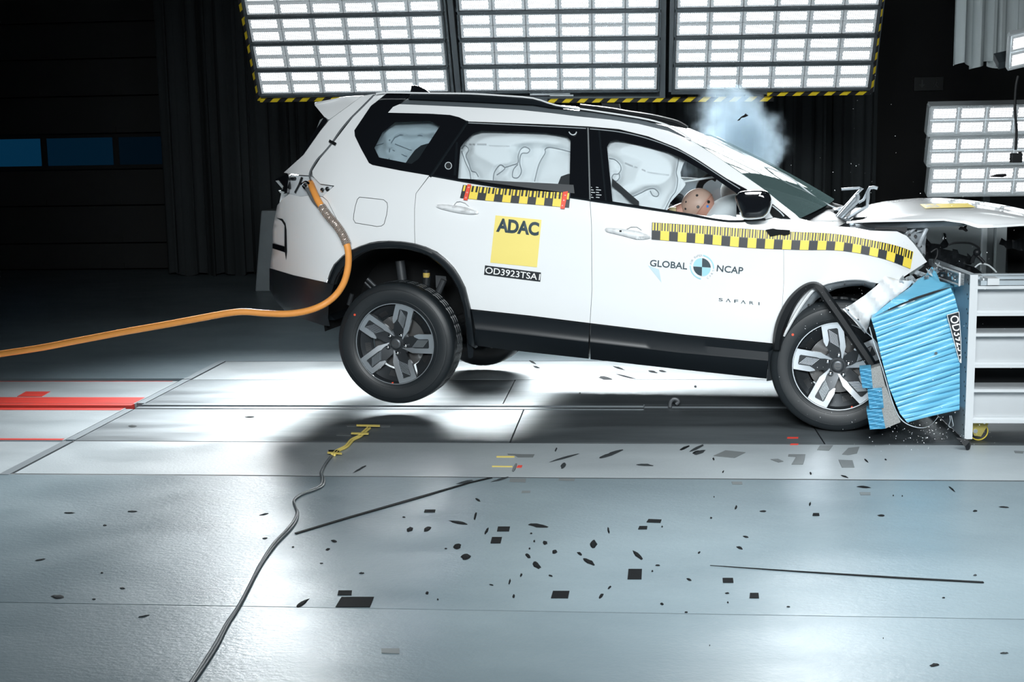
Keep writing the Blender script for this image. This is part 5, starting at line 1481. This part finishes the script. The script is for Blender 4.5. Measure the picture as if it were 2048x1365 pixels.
# bumper blocks: three stepped blue blocks with bare honeycomb behind
for k, (bl_, hc_) in enumerate((([(1719, 739), (1742, 737.5), (1745.5, 777), (1725, 777)], [(1742, 737.5), (1760.5, 732), (1771, 775), (1745.5, 777)]), ([(1735, 779.5), (1763.5, 777), (1767.5, 816), (1739, 819)], [(1763.5, 777), (1772, 774), (1785, 810), (1767.5, 816)]), ([(1733, 821), (1763, 817.5), (1771, 857.5), (1740, 860)], [(1763, 817.5), (1785, 810), (1801, 845), (1771, 857.5)]))):
    n = 12; rows = []
    for i in range(n * 4 + 1):
        t = i / (n * 4); row = []
        for j in range(9):
            s = j / 8; q = (np.array(bl_[0]) * (1 - s) + np.array(bl_[1]) * s) * (1 - t) + (np.array(bl_[3]) * (1 - s) + np.array(bl_[2]) * s) * t
            row.append(wY(q[0], q[1], YB - .06 - .006 * math.sin(math.pi * (i % 4) / 4 + .8 * math.sin(s * 5 + i)) ))
        rows.append(row)
    V, Fc = grid_shell(rows, (.02, .12, 0)); bk = J('bumper_block', V, Fc, BLUE_D, db, smooth=30)
    b = MB(); b.prism([wY(x, y, YB - .04) for x, y in hc_], [wY(x, y, YB - .04) + np.array([.02, .1, 0]) for x, y in hc_]); b.build('honeycomb_core', HCOMB, bk, smooth=0)
SPth = smooth_pts([(1738, 655), (1748, 690), (1760, 725), (1772, 765), (1784, 805), (1797, 834), (1815, 850), (1842, 857), (1862, 850), (1876, 834)], 5)
rows = [[wY(x, y, YB - .015) for x, y in SPth], [wY(x, y, YB + .11) for x, y in SPth]]
V, Fc = grid_shell(rows, (.004, 0, .003)); J('metal_band', V, Fc, ALU, db, smooth=70)
lp = smooth_pts([(1899, 832), (1900, 842), (1897, 852), (1901, 856), (1906, 852), (1904, 842), (1902, 832)], 4)
V, Fc = grid_shell([[wY(x, y, YB + .06) for x, y in lp], [wY(x, y, YB + .11) for x, y in lp]], (.003, 0, .002)); J('band_end', V, Fc, ALU, db, smooth=70)
q = wY(1872, 707, YB - .035); b = MB(); b.tube([q, q + np.array([0, .03, 0])], .008, 12); b.build('steel_plug', CHROME, db, smooth=0)
LB = [(1894, 630.5), (1917.5, 624), (1919, 640), (1921.5, 680), (1922, 726), (1919, 724)]
V2, F2 = fill2d(LB, step=6); f_l = lambda p: wY(p[0], p[1], YB - .04 + .02 * max(0, (p[1] - 625) / 100)); V, Fc = shell(V2, F2, f_l, lambda p: f_l(p) + np.array([0, .012, 0])); lab = J('number_label', V, Fc, TAPE_B, db, smooth=60)
V, Fc = text2d('OD3923TS', .012, 1.0)
tb = bmesh.new(); x1_ = max(v[0] for v in V); y1_ = max(v[1] for v in V)
ax_ = np.array([22.0, 93.0]); nx_ = np.array([16.0, -3.8])
tv = [tb.verts.new((1899.5 + ax_[0] * x / x1_ + nx_[0] * y / y1_, 633 + ax_[1] * x / x1_ + nx_[1] * y / y1_, 0)) for x, y in V]
for f in Fc:
    try: tb.faces.new([tv[i] for i in f])
    except ValueError: pass
bmesh.ops.bisect_plane(tb, geom=tb.verts[:] + tb.edges[:] + tb.faces[:], plane_co=(1917.2, 624, 0), plane_no=(102, -4.4, 0), clear_outer=True)
tb.verts.index_update()
V = [f_l((v.co.x, v.co.y)) - np.array([0, .002, 0]) for v in tb.verts]; Fc = [tuple(v.index for v in f.verts) for f in tb.faces]; tb.free()
J('label_lettering', V, Fc, MATS['white_ink'], lab, smooth=0, recalc=False)
b = MB(); P = [f_l(p) - np.array([0, .002, 0]) for p in LB]
for i in range(len(P)): b.tube([P[i], P[(i + 1) % len(P)]], .0018, 5)
b.build('label_border', MATS['white_ink'], lab, smooth=0)

# ================================================================ things lying on the floor
def lying(name, P, m, label, cat, group=None, h=.004, z0=.0012):
    A = [wz(x, y, 0) for x, y in P]; bb = MB(); bb.prism([(p[0], p[1], z0) for p in A], [(p[0], p[1], z0 + h) for p in A])
    return tag(bb.build(name, m, smooth=0), label, cat, group)


G1 = 'black tape patches on the floor'
for P, lab_ in (([(683, 1196), (748, 1196), (740, 1216), (671, 1216)], 'largest black tape patch, a wide rectangle on the floor joint near the grey wire'),
                ([(677, 1183), (704, 1183), (703, 1192), (675, 1192)], 'small black tape patch just behind the largest black patch'),
                ([(996, 1055), (1020, 1055), (1018, 1064), (994, 1064)], 'black tape square behind another black square in mid floor'),
                ([(984, 1076), (1004, 1076), (1001, 1088), (981, 1088)], 'black tape square in front of another black square in mid floor'),
                ([(1257, 1140), (1284, 1140), (1283, 1160), (1255, 1160)], 'nearly square upright black tape patch right of the scattered lumps'),
                ([(1106, 1184), (1139, 1184), (1136, 1198), (1102, 1198)], 'black tape rectangle near the floor joint below the scattered lumps'),
                ([(1279, 1054), (1295, 1054), (1294, 1060), (1276, 1060)], 'small black tape patch just left of a longer black strip'),
                ([(1297, 1040), (1323, 1041), (1321, 1047), (1293, 1046)], 'short black tape strip beside a smaller black patch'),
                ([(1445, 1158), (1466, 1158), (1467, 1167), (1446, 1167)], 'black tape rectangle left of the thin slanting strip on the right'),
                ([(1500, 1188), (1517, 1188), (1518, 1198), (1499, 1198)], 'black tape square near the floor joint below the slanting strip'),
                ([(1626, 1028), (1638, 1028), (1639, 1033), (1625, 1033)], 'small rounded black tape patch in the bright floor reflection'),
                ([(850, 1021), (871, 1021), (870, 1026), (848, 1026)], 'short black strip left of the scattered lumps')):
    lying('tape_patch', P, TAPE_K, lab_, 'tape', G1, h=.002)
G2 = 'grey tape patches near the barrier'
for P, lab_ in (([(1427, 913), (1451, 902), (1491, 906), (1469, 917)], 'large grey diamond tape patch on the pale strip before the front wheel'),
                ([(1577, 910), (1611, 910), (1609, 921), (1606, 930), (1583, 930), (1592, 915), (1576, 914)], 'bent grey tape patch shaped like a T on the pale strip'),
                ([(1640, 892), (1666, 892), (1658, 902), (1634, 901)], 'grey tape patch near the track plate edge under the blue blocks'),
                ([(1684, 910), (1697, 897), (1719, 895), (1714, 908), (1696, 911)], 'dark grey crumpled patch before the barrier'),
                ([(1677, 921), (1705, 922), (1709, 936), (1684, 936)], 'darker grey tape patch nearest the black joint before the barrier'),
                ([(1541, 920), (1556, 919), (1567, 924), (1557, 926)], 'small grey lozenge tape patch between the diamond and the T patch'),
                ([(1463, 965), (1484, 965), (1485, 970), (1465, 970)], 'small grey tape patch just past the black joint under the diamond patch'),
                ([(1020, 958), (1052, 958.5), (1051, 966), (1019, 965)], 'grey tape rectangle touching the black joint beside the yellow strips'),
                ([(1118, 958), (1150, 959), (1148, 963), (1117, 962)], 'thin grey tape rectangle touching the black joint right of another'),
                ([(1044, 983), (1061, 983), (1060, 987), (1043, 987)], 'small dark grey tape patch in front of the grey rectangles'),
                ([(762, 1299), (799, 1299), (799, 1309), (763, 1308)], 'faded grey tape patch on the nearest floor slab'),
                ([(1719, 986), (1741, 986), (1741, 991), (1721, 991)], 'grey tape patch under a dark sliver in the blue reflection'),
                ([(2028, 903), (2048, 904), (2046, 908), (2030, 907)], 'small grey tape patch at the right end of the pale strip')):
    lying('tape_patch', P, TAPE_G, lab_, 'tape', G2, h=.0015)
rnd = random.Random(7)


def scrap(x, y, lw, lh, ang, label=None, m=TAPE_K, group='small black scraps scattered on the floor', h=None):
    n = 11; P = []; a = math.radians(ang)
    for i in range(n):
        q = 2 * math.pi * i / n; r = rnd.uniform(.72, 1.08); e = 1 if lw < lh * 2.2 else abs(math.sin(q)) ** .3
        px, py = math.cos(q) * lw / 2 * r, math.sin(q) * lh / 2 * r * e
        P.append((x + px * math.cos(a) - py * math.sin(a), y + px * math.sin(a) + py * math.cos(a)))
    A = [wz(*p) for p in P]; c = sum(A) / n
    h = h or min(.008, max(.003, lh / 2600)); bb = MB()
    lo = [(p[0], p[1], .001) for p in A]; hi = [(c[0] + (p[0] - c[0]) * .7, c[1] + (p[1] - c[1]) * .7, .001 + h * rnd.uniform(.6, 1.2)) for p in A]
    bb.prism(lo, hi)
    return tag(bb.build('plastic_scrap', m, smooth=30), label or 'small torn black scrap lying on the grey floor', 'scrap', group)


K = 1 / 2.504
for x, y, a, b_, an, lab_ in ((650, 601, 44, 26, -25, 'left one of a pair of bean-shaped black scraps'), (738, 600, 44, 26, -25, 'right one of a pair of bean-shaped black scraps'), (897, 567, 108, 15, 10, 'long thin black scrap above the twin tape squares'), (1292, 582, 105, 20, 6, 'long black scrap like a blade in mid floor'),
                         (888, 686, 44, 30, 0, 'smaller of two black lumps left of the twin squares'), (930, 739, 52, 32, -10, 'larger of two black lumps left of the twin squares'), (1285, 780, 58, 30, 45, 'largest tilted oval black scrap below the scattered lumps'), (1243, 735, 34, 20, 40, 'small oval scrap just behind the largest tilted oval scrap'),
                         (1568, 677, 40, 44, 30, 'hollow round black lump right of the scattered scraps'), (1548, 763, 70, 24, 30, 'long oval black scrap below the hollow round lump'), (1500, 722, 34, 13, 30, None), (1376, 713, 28, 22, -20, None), (1790, 730, 72, 22, 42, 'jagged black splinter above the upright tape square'), (110, 972, 88, 22, -32, 'thick black splinter left of the largest tape patch'),
                         (270, 660, 36, 12, 12, None), (240, 702, 30, 12, -20, None), (1328, 668, 26, 22, 0, None), (1150, 865, 10, 32, 15, None), (1170, 937, 14, 22, 0, None), (1608, 935, 36, 18, -55, None), (1650, 893, 24, 9, -40, None), (790, 953, 10, 9, 0, None), (737, 920, 18, 18, 0, None), (408, 821, 30, 8, 0, None), (978, 535, 12, 44, 15, None), (1035, 610, 12, 38, 30, None), (1645, 605, 10, 34, -10, None), (990, 452, 34, 12, 35, None), (1273, 660, 10, 12, 0, None), (1258, 622, 12, 6, 0, None), (1250, 697, 10, 10, 0, None), (830, 698, 14, 6, 0, None), (1355, 834, 22, 8, 15, None), (1060, 880, 26, 5, 15, None), (1208, 830, 10, 22, 30, None), (65, 690, 14, 6, 0, None), (208, 772, 20, 5, 0, None), (620, 540, 20, 6, 0, None)):
    scrap(560 + x * K, 820 + y * K, a * K, b_ * K, an, lab_)
K = 1 / 2.6
for x, y, a, b_, an, lab_ in ((1112, 352, 78, 12, 5, 'dark sliver lying in the blue barrier reflection'), (588, 478, 40, 8, 0, None), (1203, 500, 46, 11, 0, 'lens-shaped black scrap in the blue barrier reflection'), (498, 611, 36, 8, 10, None), (467, 669, 40, 13, 22, None), (255, 693, 18, 9, -30, None), (203, 833, 32, 12, 25, None), (62, 961, 20, 12, 20, None), (1478, 1279, 54, 18, -8, 'lone black scrap on the nearest slab at lower right'), (405, 953, 10, 9, 0, None), (318, 512, 13, 10, 0, None), (402, 905, 28, 7, 0, None), (63, 558, 10, 8, 0, None), (447, 458, 12, 24, 20, None), (832, 440, 10, 24, 20, None), (1125, 214, 30, 9, 40, None), (1225, 209, 14, 7, 20, None), (835, 280, 10, 20, -20, None), (330, 205, 10, 18, -25, None), (380, 272, 8, 16, 30, None), (1013, 297, 46, 9, 18, None), (240, 170, 52, 16, -20, None), (180, 148, 70, 14, -25, None), (1570, 362, 48, 8, 40, None), (1265, 396, 8, 6, 0, None), (1312, 398, 8, 6, 0, None), (333, 403, 7, 6, 0, None), (40, 760, 30, 7, 0, None), (12, 790, 12, 8, 0, None), (720, 976, 22, 4, 0, None), (1526, 929, 18, 4, 0, None), (188, 1004, 20, 6, 0, None), (1690, 476, 26, 10, 0, None), (1840, 457, 60, 6, 3, None), (310, 1177, 6, 5, 0, None), (1213, 1140, 6, 5, 0, None)):
    scrap(1300 + x * K, 840 + y * K, a * K, b_ * K, an, lab_)
for x, y, a, b_, an in ((1112, 900, 11, 4, -70), (1128, 917, 62, 4, -16), (1127, 932, 16, 9, -45), (1213, 912, 40, 6, -20), (1225, 908, 56, 7, -22), (1400, 905, 26, 8, -20), (1394, 897, 34, 6, -25), (1290, 931, 36, 5, 3), (720, 939, 34, 4, -28), (930, 965, 40, 5, -14), (1000, 960, 40, 4, -16), (1065, 725, 20, 4, 30), (1073, 735, 16, 4, 15), (1210, 757, 30, 7, 8), (1238, 737, 28, 4, 18), (1252, 754, 44, 3, 14), (1305, 744, 20, 5, 12), (1325, 743, 18, 4, 10), (1391, 774, 6, 6, 0), (1160, 787, 5, 3, 0), (500, 835, 22, 3, 0), (265, 853, 20, 5, 0), (140, 1027, 24, 2, 0), (265, 1024, 24, 3, 0), (210, 1052, 8, 3, 0), (528, 1030, 22, 3, -14), (530, 1078, 12, 3, 0), (115, 1195, 28, 9, 0), (245, 1178, 12, 4, 0), (288, 1234, 26, 3, -12), (80, 1121, 24, 3, -10), (204, 1147, 6, 3, 0), (188, 1200, 8, 3, 0), (2008, 1308, 20, 3, 0), (1950, 1152, 8, 3, 0)):
    scrap(x, y, a, b_, an, 'dark streaky scrap on the pale floor around the track' if y < 970 else None, m=MATS['tape_grey2'] if 'tape_grey2' in MATS else mat('tape_grey2', (.03, .035, .038), .9, spec=.08), group='dark streaky scraps around the track' if y < 970 else 'small black scraps scattered on the floor', h=.003)
lying('tape_strip', [(993, 913.5), (1029, 913.5), (1029, 916), (993, 916)], YEL, 'yellow tape strip behind a matching one in mid floor', 'tape', 'yellow tape strips in mid floor', .0015)
lying('tape_strip', [(984, 933), (1025, 933.5), (1025, 935.5), (984, 935)], YEL, 'yellow tape strip in front, ending at a red tape scrap', 'tape', 'yellow tape strips in mid floor', .0015)
lying('tape_strip', [(1036, 932), (1045, 932), (1043, 936.5), (1033, 936.5)], mat('red_tape2', (.7, .05, .03), .5), 'short red tape scrap beside the yellow tape strip', 'tape', None, .0015)
lying('tape_strip', [(1575, 875.5), (1597, 875.5), (1596, 878), (1574, 878)], MATS['red_tape2'], 'red tape strip on the track plate under the front tyre', 'tape', None, .0015)
lying('tape_strip', [(1582, 888.6), (1597, 888.6), (1596, 891), (1580, 891)], MATS['red_tape2'], 'red tape strip on the pale floor edge before the front tyre', 'tape', None, .0015)
lying('tape_patch', [(1015, 909), (1045, 910), (1069, 910), (1066, 916), (1036, 916), (1030, 912), (1016, 911)], TAPE_G, 'torn dark grey tape beside the rear yellow strip', 'tape', None, .0015)
lying('tape_patch', [(1026, 938), (1031, 930), (1034, 930), (1031, 940), (1027, 945), (1024, 944)], TAPE_G, 'curled grey tape scrap between yellow strip and red scrap', 'tape', None, .006)
lying('rubber_strip', [(589, 1068), (700, 1034.5), (830, 997), (935, 967), (975, 957.5), (985, 957.5), (940, 968), (835, 999.5), (700, 1038), (593, 1070)], TAPE_K, 'long thin black strip slanting across the floor in front of the rear wheel', 'strip', None, .003)
lying('rubber_strip', [(1420, 1133), (1600, 1144.5), (1800, 1156.5), (1966, 1165.5), (1968, 1167.5), (1965, 1168), (1800, 1159), (1600, 1146)], TAPE_K, 'long thin black strip slanting across the floor at lower right', 'strip', None, .003)
bs = [(1912, 876), (1922, 878), (1932, 880), (1939, 884), (1942, 891), (1940, 898), (1934, 904), (1930, 894), (1920, 885)]
A = [wY(x, y, 6.93 - .004 * i) for i, (x, y) in enumerate(bs)]; bb = MB(); bb.prism(A, [p + np.array([.002, .012, .002]) for p in A]); tag(bb.build('plastic_strip', BLACK, smooth=0), 'curved black plastic strip hanging under the lower corner of the barrier plate', 'strip')

# floor wire
def wire(P, r, m, name, off=0.0):
    W_ = smooth_pts([tuple(wz(x + off, y, r + .001)) for x, y in P], 5); bb = MB(); bb.tube(W_, r, 8); return bb.build(name, m, fw)


fw = thing('floor_wire', 'thin twin wire taped to the floor, grey then yellow, running towards the rear wheel', 'wire', wz(520, 1130))
GW = [(376, 1375), (405, 1330), (430, 1290), (452, 1250), (476, 1215), (500, 1170), (520, 1130), (546, 1090), (572, 1062), (588, 1042), (594, 1024), (588, 1003), (600, 990), (625, 980), (641, 971), (644, 958), (642, 945), (652, 927), (663, 912)]
wire(GW, .0065, mat('wire_grey2', (.09, .105, .115), .45), 'grey_wire'); wire([(x + 3 + 2.5 * math.sin(i), y + 1) for i, (x, y) in enumerate(GW)], .005, MATS['wire_grey2'], 'grey_wire')
YW = [(664, 910), (672, 902), (690, 893), (702, 880), (716, 873), (724, 866), (735, 856)]
wire(YW, .0065, YEL, 'yellow_wire'); wire([(x + 5, y + 1) for x, y in YW], .0065, YEL, 'yellow_wire')
GT = 'yellow tape crosspieces over the floor wire'
for P, lab_ in (([(713, 854), (760, 855), (760, 858), (713, 857)], 'yellow tape crosspiece at the far end of the floor wire'), ([(703, 870), (738, 871), (737, 874), (702, 873)], 'yellow tape crosspiece, middle one along the floor wire'), ([(655, 909), (684, 911), (684, 914), (655, 912)], 'yellow tape crosspiece where the wire turns grey')):
    lying('tape_strip', P, YEL, lab_, 'tape', GT, .003, z0=.012)
lying('tape_patch', [(657, 905), (679, 905), (676, 911), (658, 910)], TAPE_K, 'black tape tab where the wire turns from grey to yellow', 'tape', None, .0115)
lying('tape_patch', [(693, 851), (727, 851), (722, 855), (694, 854)], TAPE_G, 'dark tape left of the far yellow crosspiece', 'tape', None, .0015)
lying('tape_patch', [(752, 851), (782, 852), (780, 855), (752, 855)], TAPE_G, 'dark tape right of the far yellow crosspiece', 'tape', None, .0015)
lying('tape_patch', [(675, 869), (702, 870), (702, 873), (673, 872)], TAPE_G, 'dark tape left of the middle yellow crosspiece', 'tape', None, .0015)
# tow hook standing in the rail slot
hk = smooth_pts([(1340, 815), (1341, 805), (1346, 799), (1353, 799), (1357, 804), (1352, 809)], 4)
bb = MB(); bb.tube([wY(x, y, YS) for x, y in hk], .012, 10); tag(bb.build('rail_hook', mat('hook_grey', (.12, .13, .14), .5, metal=.5), ), 'small grey hook standing in the pull rail under the car', 'hook')

# flying pieces and glass dust
def flying(P, d, m, label, dep=.03):
    A = [wY(x, y, d) for x, y in P]; bb = MB(); bb.prism(A, [p + np.array([.005, dep, .004]) for p in A]); return tag(bb.build('flying_fragment', mat('matt_black', (.008, .008, .009), .95, spec=.05), smooth=0), label, 'fragment', 'fragments in the air')


flying([(1474, 242), (1482, 234), (1488, 231), (1490, 228), (1496, 232), (1489, 235), (1483, 236), (1479, 241)], 7.9, BLACK, 'black bow-shaped fragment flying in front of the smoke cloud')
flying([(1918, 460), (1921, 456), (1929, 455), (1934, 452), (1932, 458), (1936, 462), (1932, 464), (1925, 460)], 7.4, BLACK, 'black bird-shaped fragment flying under the raised bonnet')
flying([(1981, 354), (1995, 350), (2012, 349), (2014, 352), (2005, 355)], 7.6, BLACK, 'dark flat fragment flying in front of the lowest stacked floodlight')
rnd = random.Random(21)
bb = MB()


def grain(x, y, Y, s):
    q = wY(x, y, Y)
    if q[2] < .004: q[2] = .004
    a = [np.array([rnd.uniform(-1, 1) for _ in range(3)]) for _ in range(3)]
    bb.add([q + a[0] * s, q + a[1] * s, q + a[2] * s, q - (a[0] + a[1] + a[2]) * s * .6], [(0, 1, 2), (0, 3, 1), (1, 3, 2), (2, 3, 0)])


for i in range(170): grain(rnd.gauss(1800, 130), rnd.gauss(560, 130), rnd.uniform(6.7, 7.6), rnd.uniform(.0015, .0038))
for i in range(130): grain(rnd.gauss(1850, 60), rnd.gauss(865, 18), rnd.uniform(6.75, 6.98), rnd.uniform(.0015, .0040))
for i in range(110): grain(rnd.uniform(1590, 1740), rnd.uniform(560, 860), 7.0, rnd.uniform(.001, .0025))
for i in range(40): grain(rnd.uniform(1500, 2040), rnd.uniform(200, 480), rnd.uniform(6.9, 8), rnd.uniform(.0015, .0035))
o = bb.build('glass_dust', mat('glass_grain', (.85, .88, .9), .3), smooth=0, recalc=False)
tag(o, 'cloud of tiny pale glass grains flying around the crushed front corner', 'debris', None, 'stuff')

# ================================================================ smoke above the windscreen
x0, x1 = float(wY(1330, 280, 9.0)[0]), float(wY(1610, 280, 9.0)[0])
zlo, zhi = float(wY(1450, 405, 8.6)[2]), float(wY(1450, 165, 9.0)[2])
lo, hi = (x0, 8.25, zlo), (x1, 9.9, zhi)
bb = MB(); bb.box(lo, hi)
m = bpy.data.materials.new('smoke'); m.use_nodes = True; nt = m.node_tree; nt.nodes.clear()
out = nt.nodes.new('ShaderNodeOutputMaterial'); pvn = nt.nodes.new('ShaderNodeVolumePrincipled')
pvn.inputs['Color'].default_value = (.61, .74, .83, 1); pvn.inputs['Anisotropy'].default_value = .1
tc = nt.nodes.new('ShaderNodeTexCoord')
smk = tag(bb.build('smoke_cloud', m, smooth=0), 'pale bluish airbag smoke rising above the windscreen', 'smoke', None, 'stuff')
so = ORG[smk]


def nmath(op, a, b2=None):
    n = nt.nodes.new('ShaderNodeMath'); n.operation = op
    for i, q in enumerate((a, b2)):
        if q is None: continue
        if isinstance(q, (int, float)): n.inputs[i].default_value = q
        else: nt.links.new(q, n.inputs[i])
    return n.outputs[0]


def nnoise(s, d): 
    n = nt.nodes.new('ShaderNodeTexNoise'); n.inputs['Scale'].default_value = s; n.inputs['Detail'].default_value = d; n.inputs['Roughness'].default_value = .55
    nt.links.new(tc.outputs['Object'], n.inputs['Vector']); return n


nz1 = nnoise(2.6, 5)
wv = nt.nodes.new('ShaderNodeVectorMath'); wv.operation = 'MULTIPLY_ADD'; wv.inputs[1].default_value = (.5, .5, .5)
nt.links.new(nz1.outputs['Color'], wv.inputs[0]); nt.links.new(tc.outputs['Object'], wv.inputs[2])
acc = None
for x, y, Y, r, a in ((1445, 205, 9.3, .13, .8), (1490, 205, 9.3, .12, .7), (1420, 235, 9.2, .11, .6), (1470, 245, 9.2, .17, 1.0), (1515, 262, 9.2, .14, .9), (1440, 280, 9.1, .17, 1.0), (1495, 300, 9.1, .18, 1.1), (1535, 285, 9.1, .10, .8), (1470, 325, 9.0, .18, 1.1), (1520, 335, 9.0, .13, .8), (1465, 185, 9.4, .12, .45), (1535, 375, 8.9, .12, .3), (1395, 345, 8.6, .14, .35), (1375, 375, 8.6, .12, .3)):
    p = Vector([float(q) for q in wY(x, y, Y)]) - so + Vector((.25, .25, .25))
    d = nt.nodes.new('ShaderNodeVectorMath'); d.operation = 'DISTANCE'; d.inputs[1].default_value = p; nt.links.new(wv.outputs[0], d.inputs[0])
    e = nmath('MULTIPLY', nmath('EXPONENT', nmath('MULTIPLY', nmath('POWER', nmath('MULTIPLY', d.outputs['Value'], 1 / r), 2.0), -1.0)), a)
    acc = e if acc is None else nmath('ADD', acc, e)
nz2 = nnoise(7, 6)
dn = nmath('SUBTRACT', nmath('ADD', acc, nmath('MULTIPLY', nz2.outputs['Fac'], 2.3)), 1.5)
dn = nmath('MULTIPLY', nmath('MAXIMUM', nmath('MULTIPLY', dn, nmath('MINIMUM', nmath('MULTIPLY', acc, 2.0), 1.0)), 0.0), SMOKE_D)
nt.links.new(dn, pvn.inputs['Density']); nt.links.new(pvn.outputs[0], out.inputs['Volume'])
SC.cycles.volume_max_steps = 256
SC.cycles.volume_bounces = 3
bpy.context.view_layer.update()
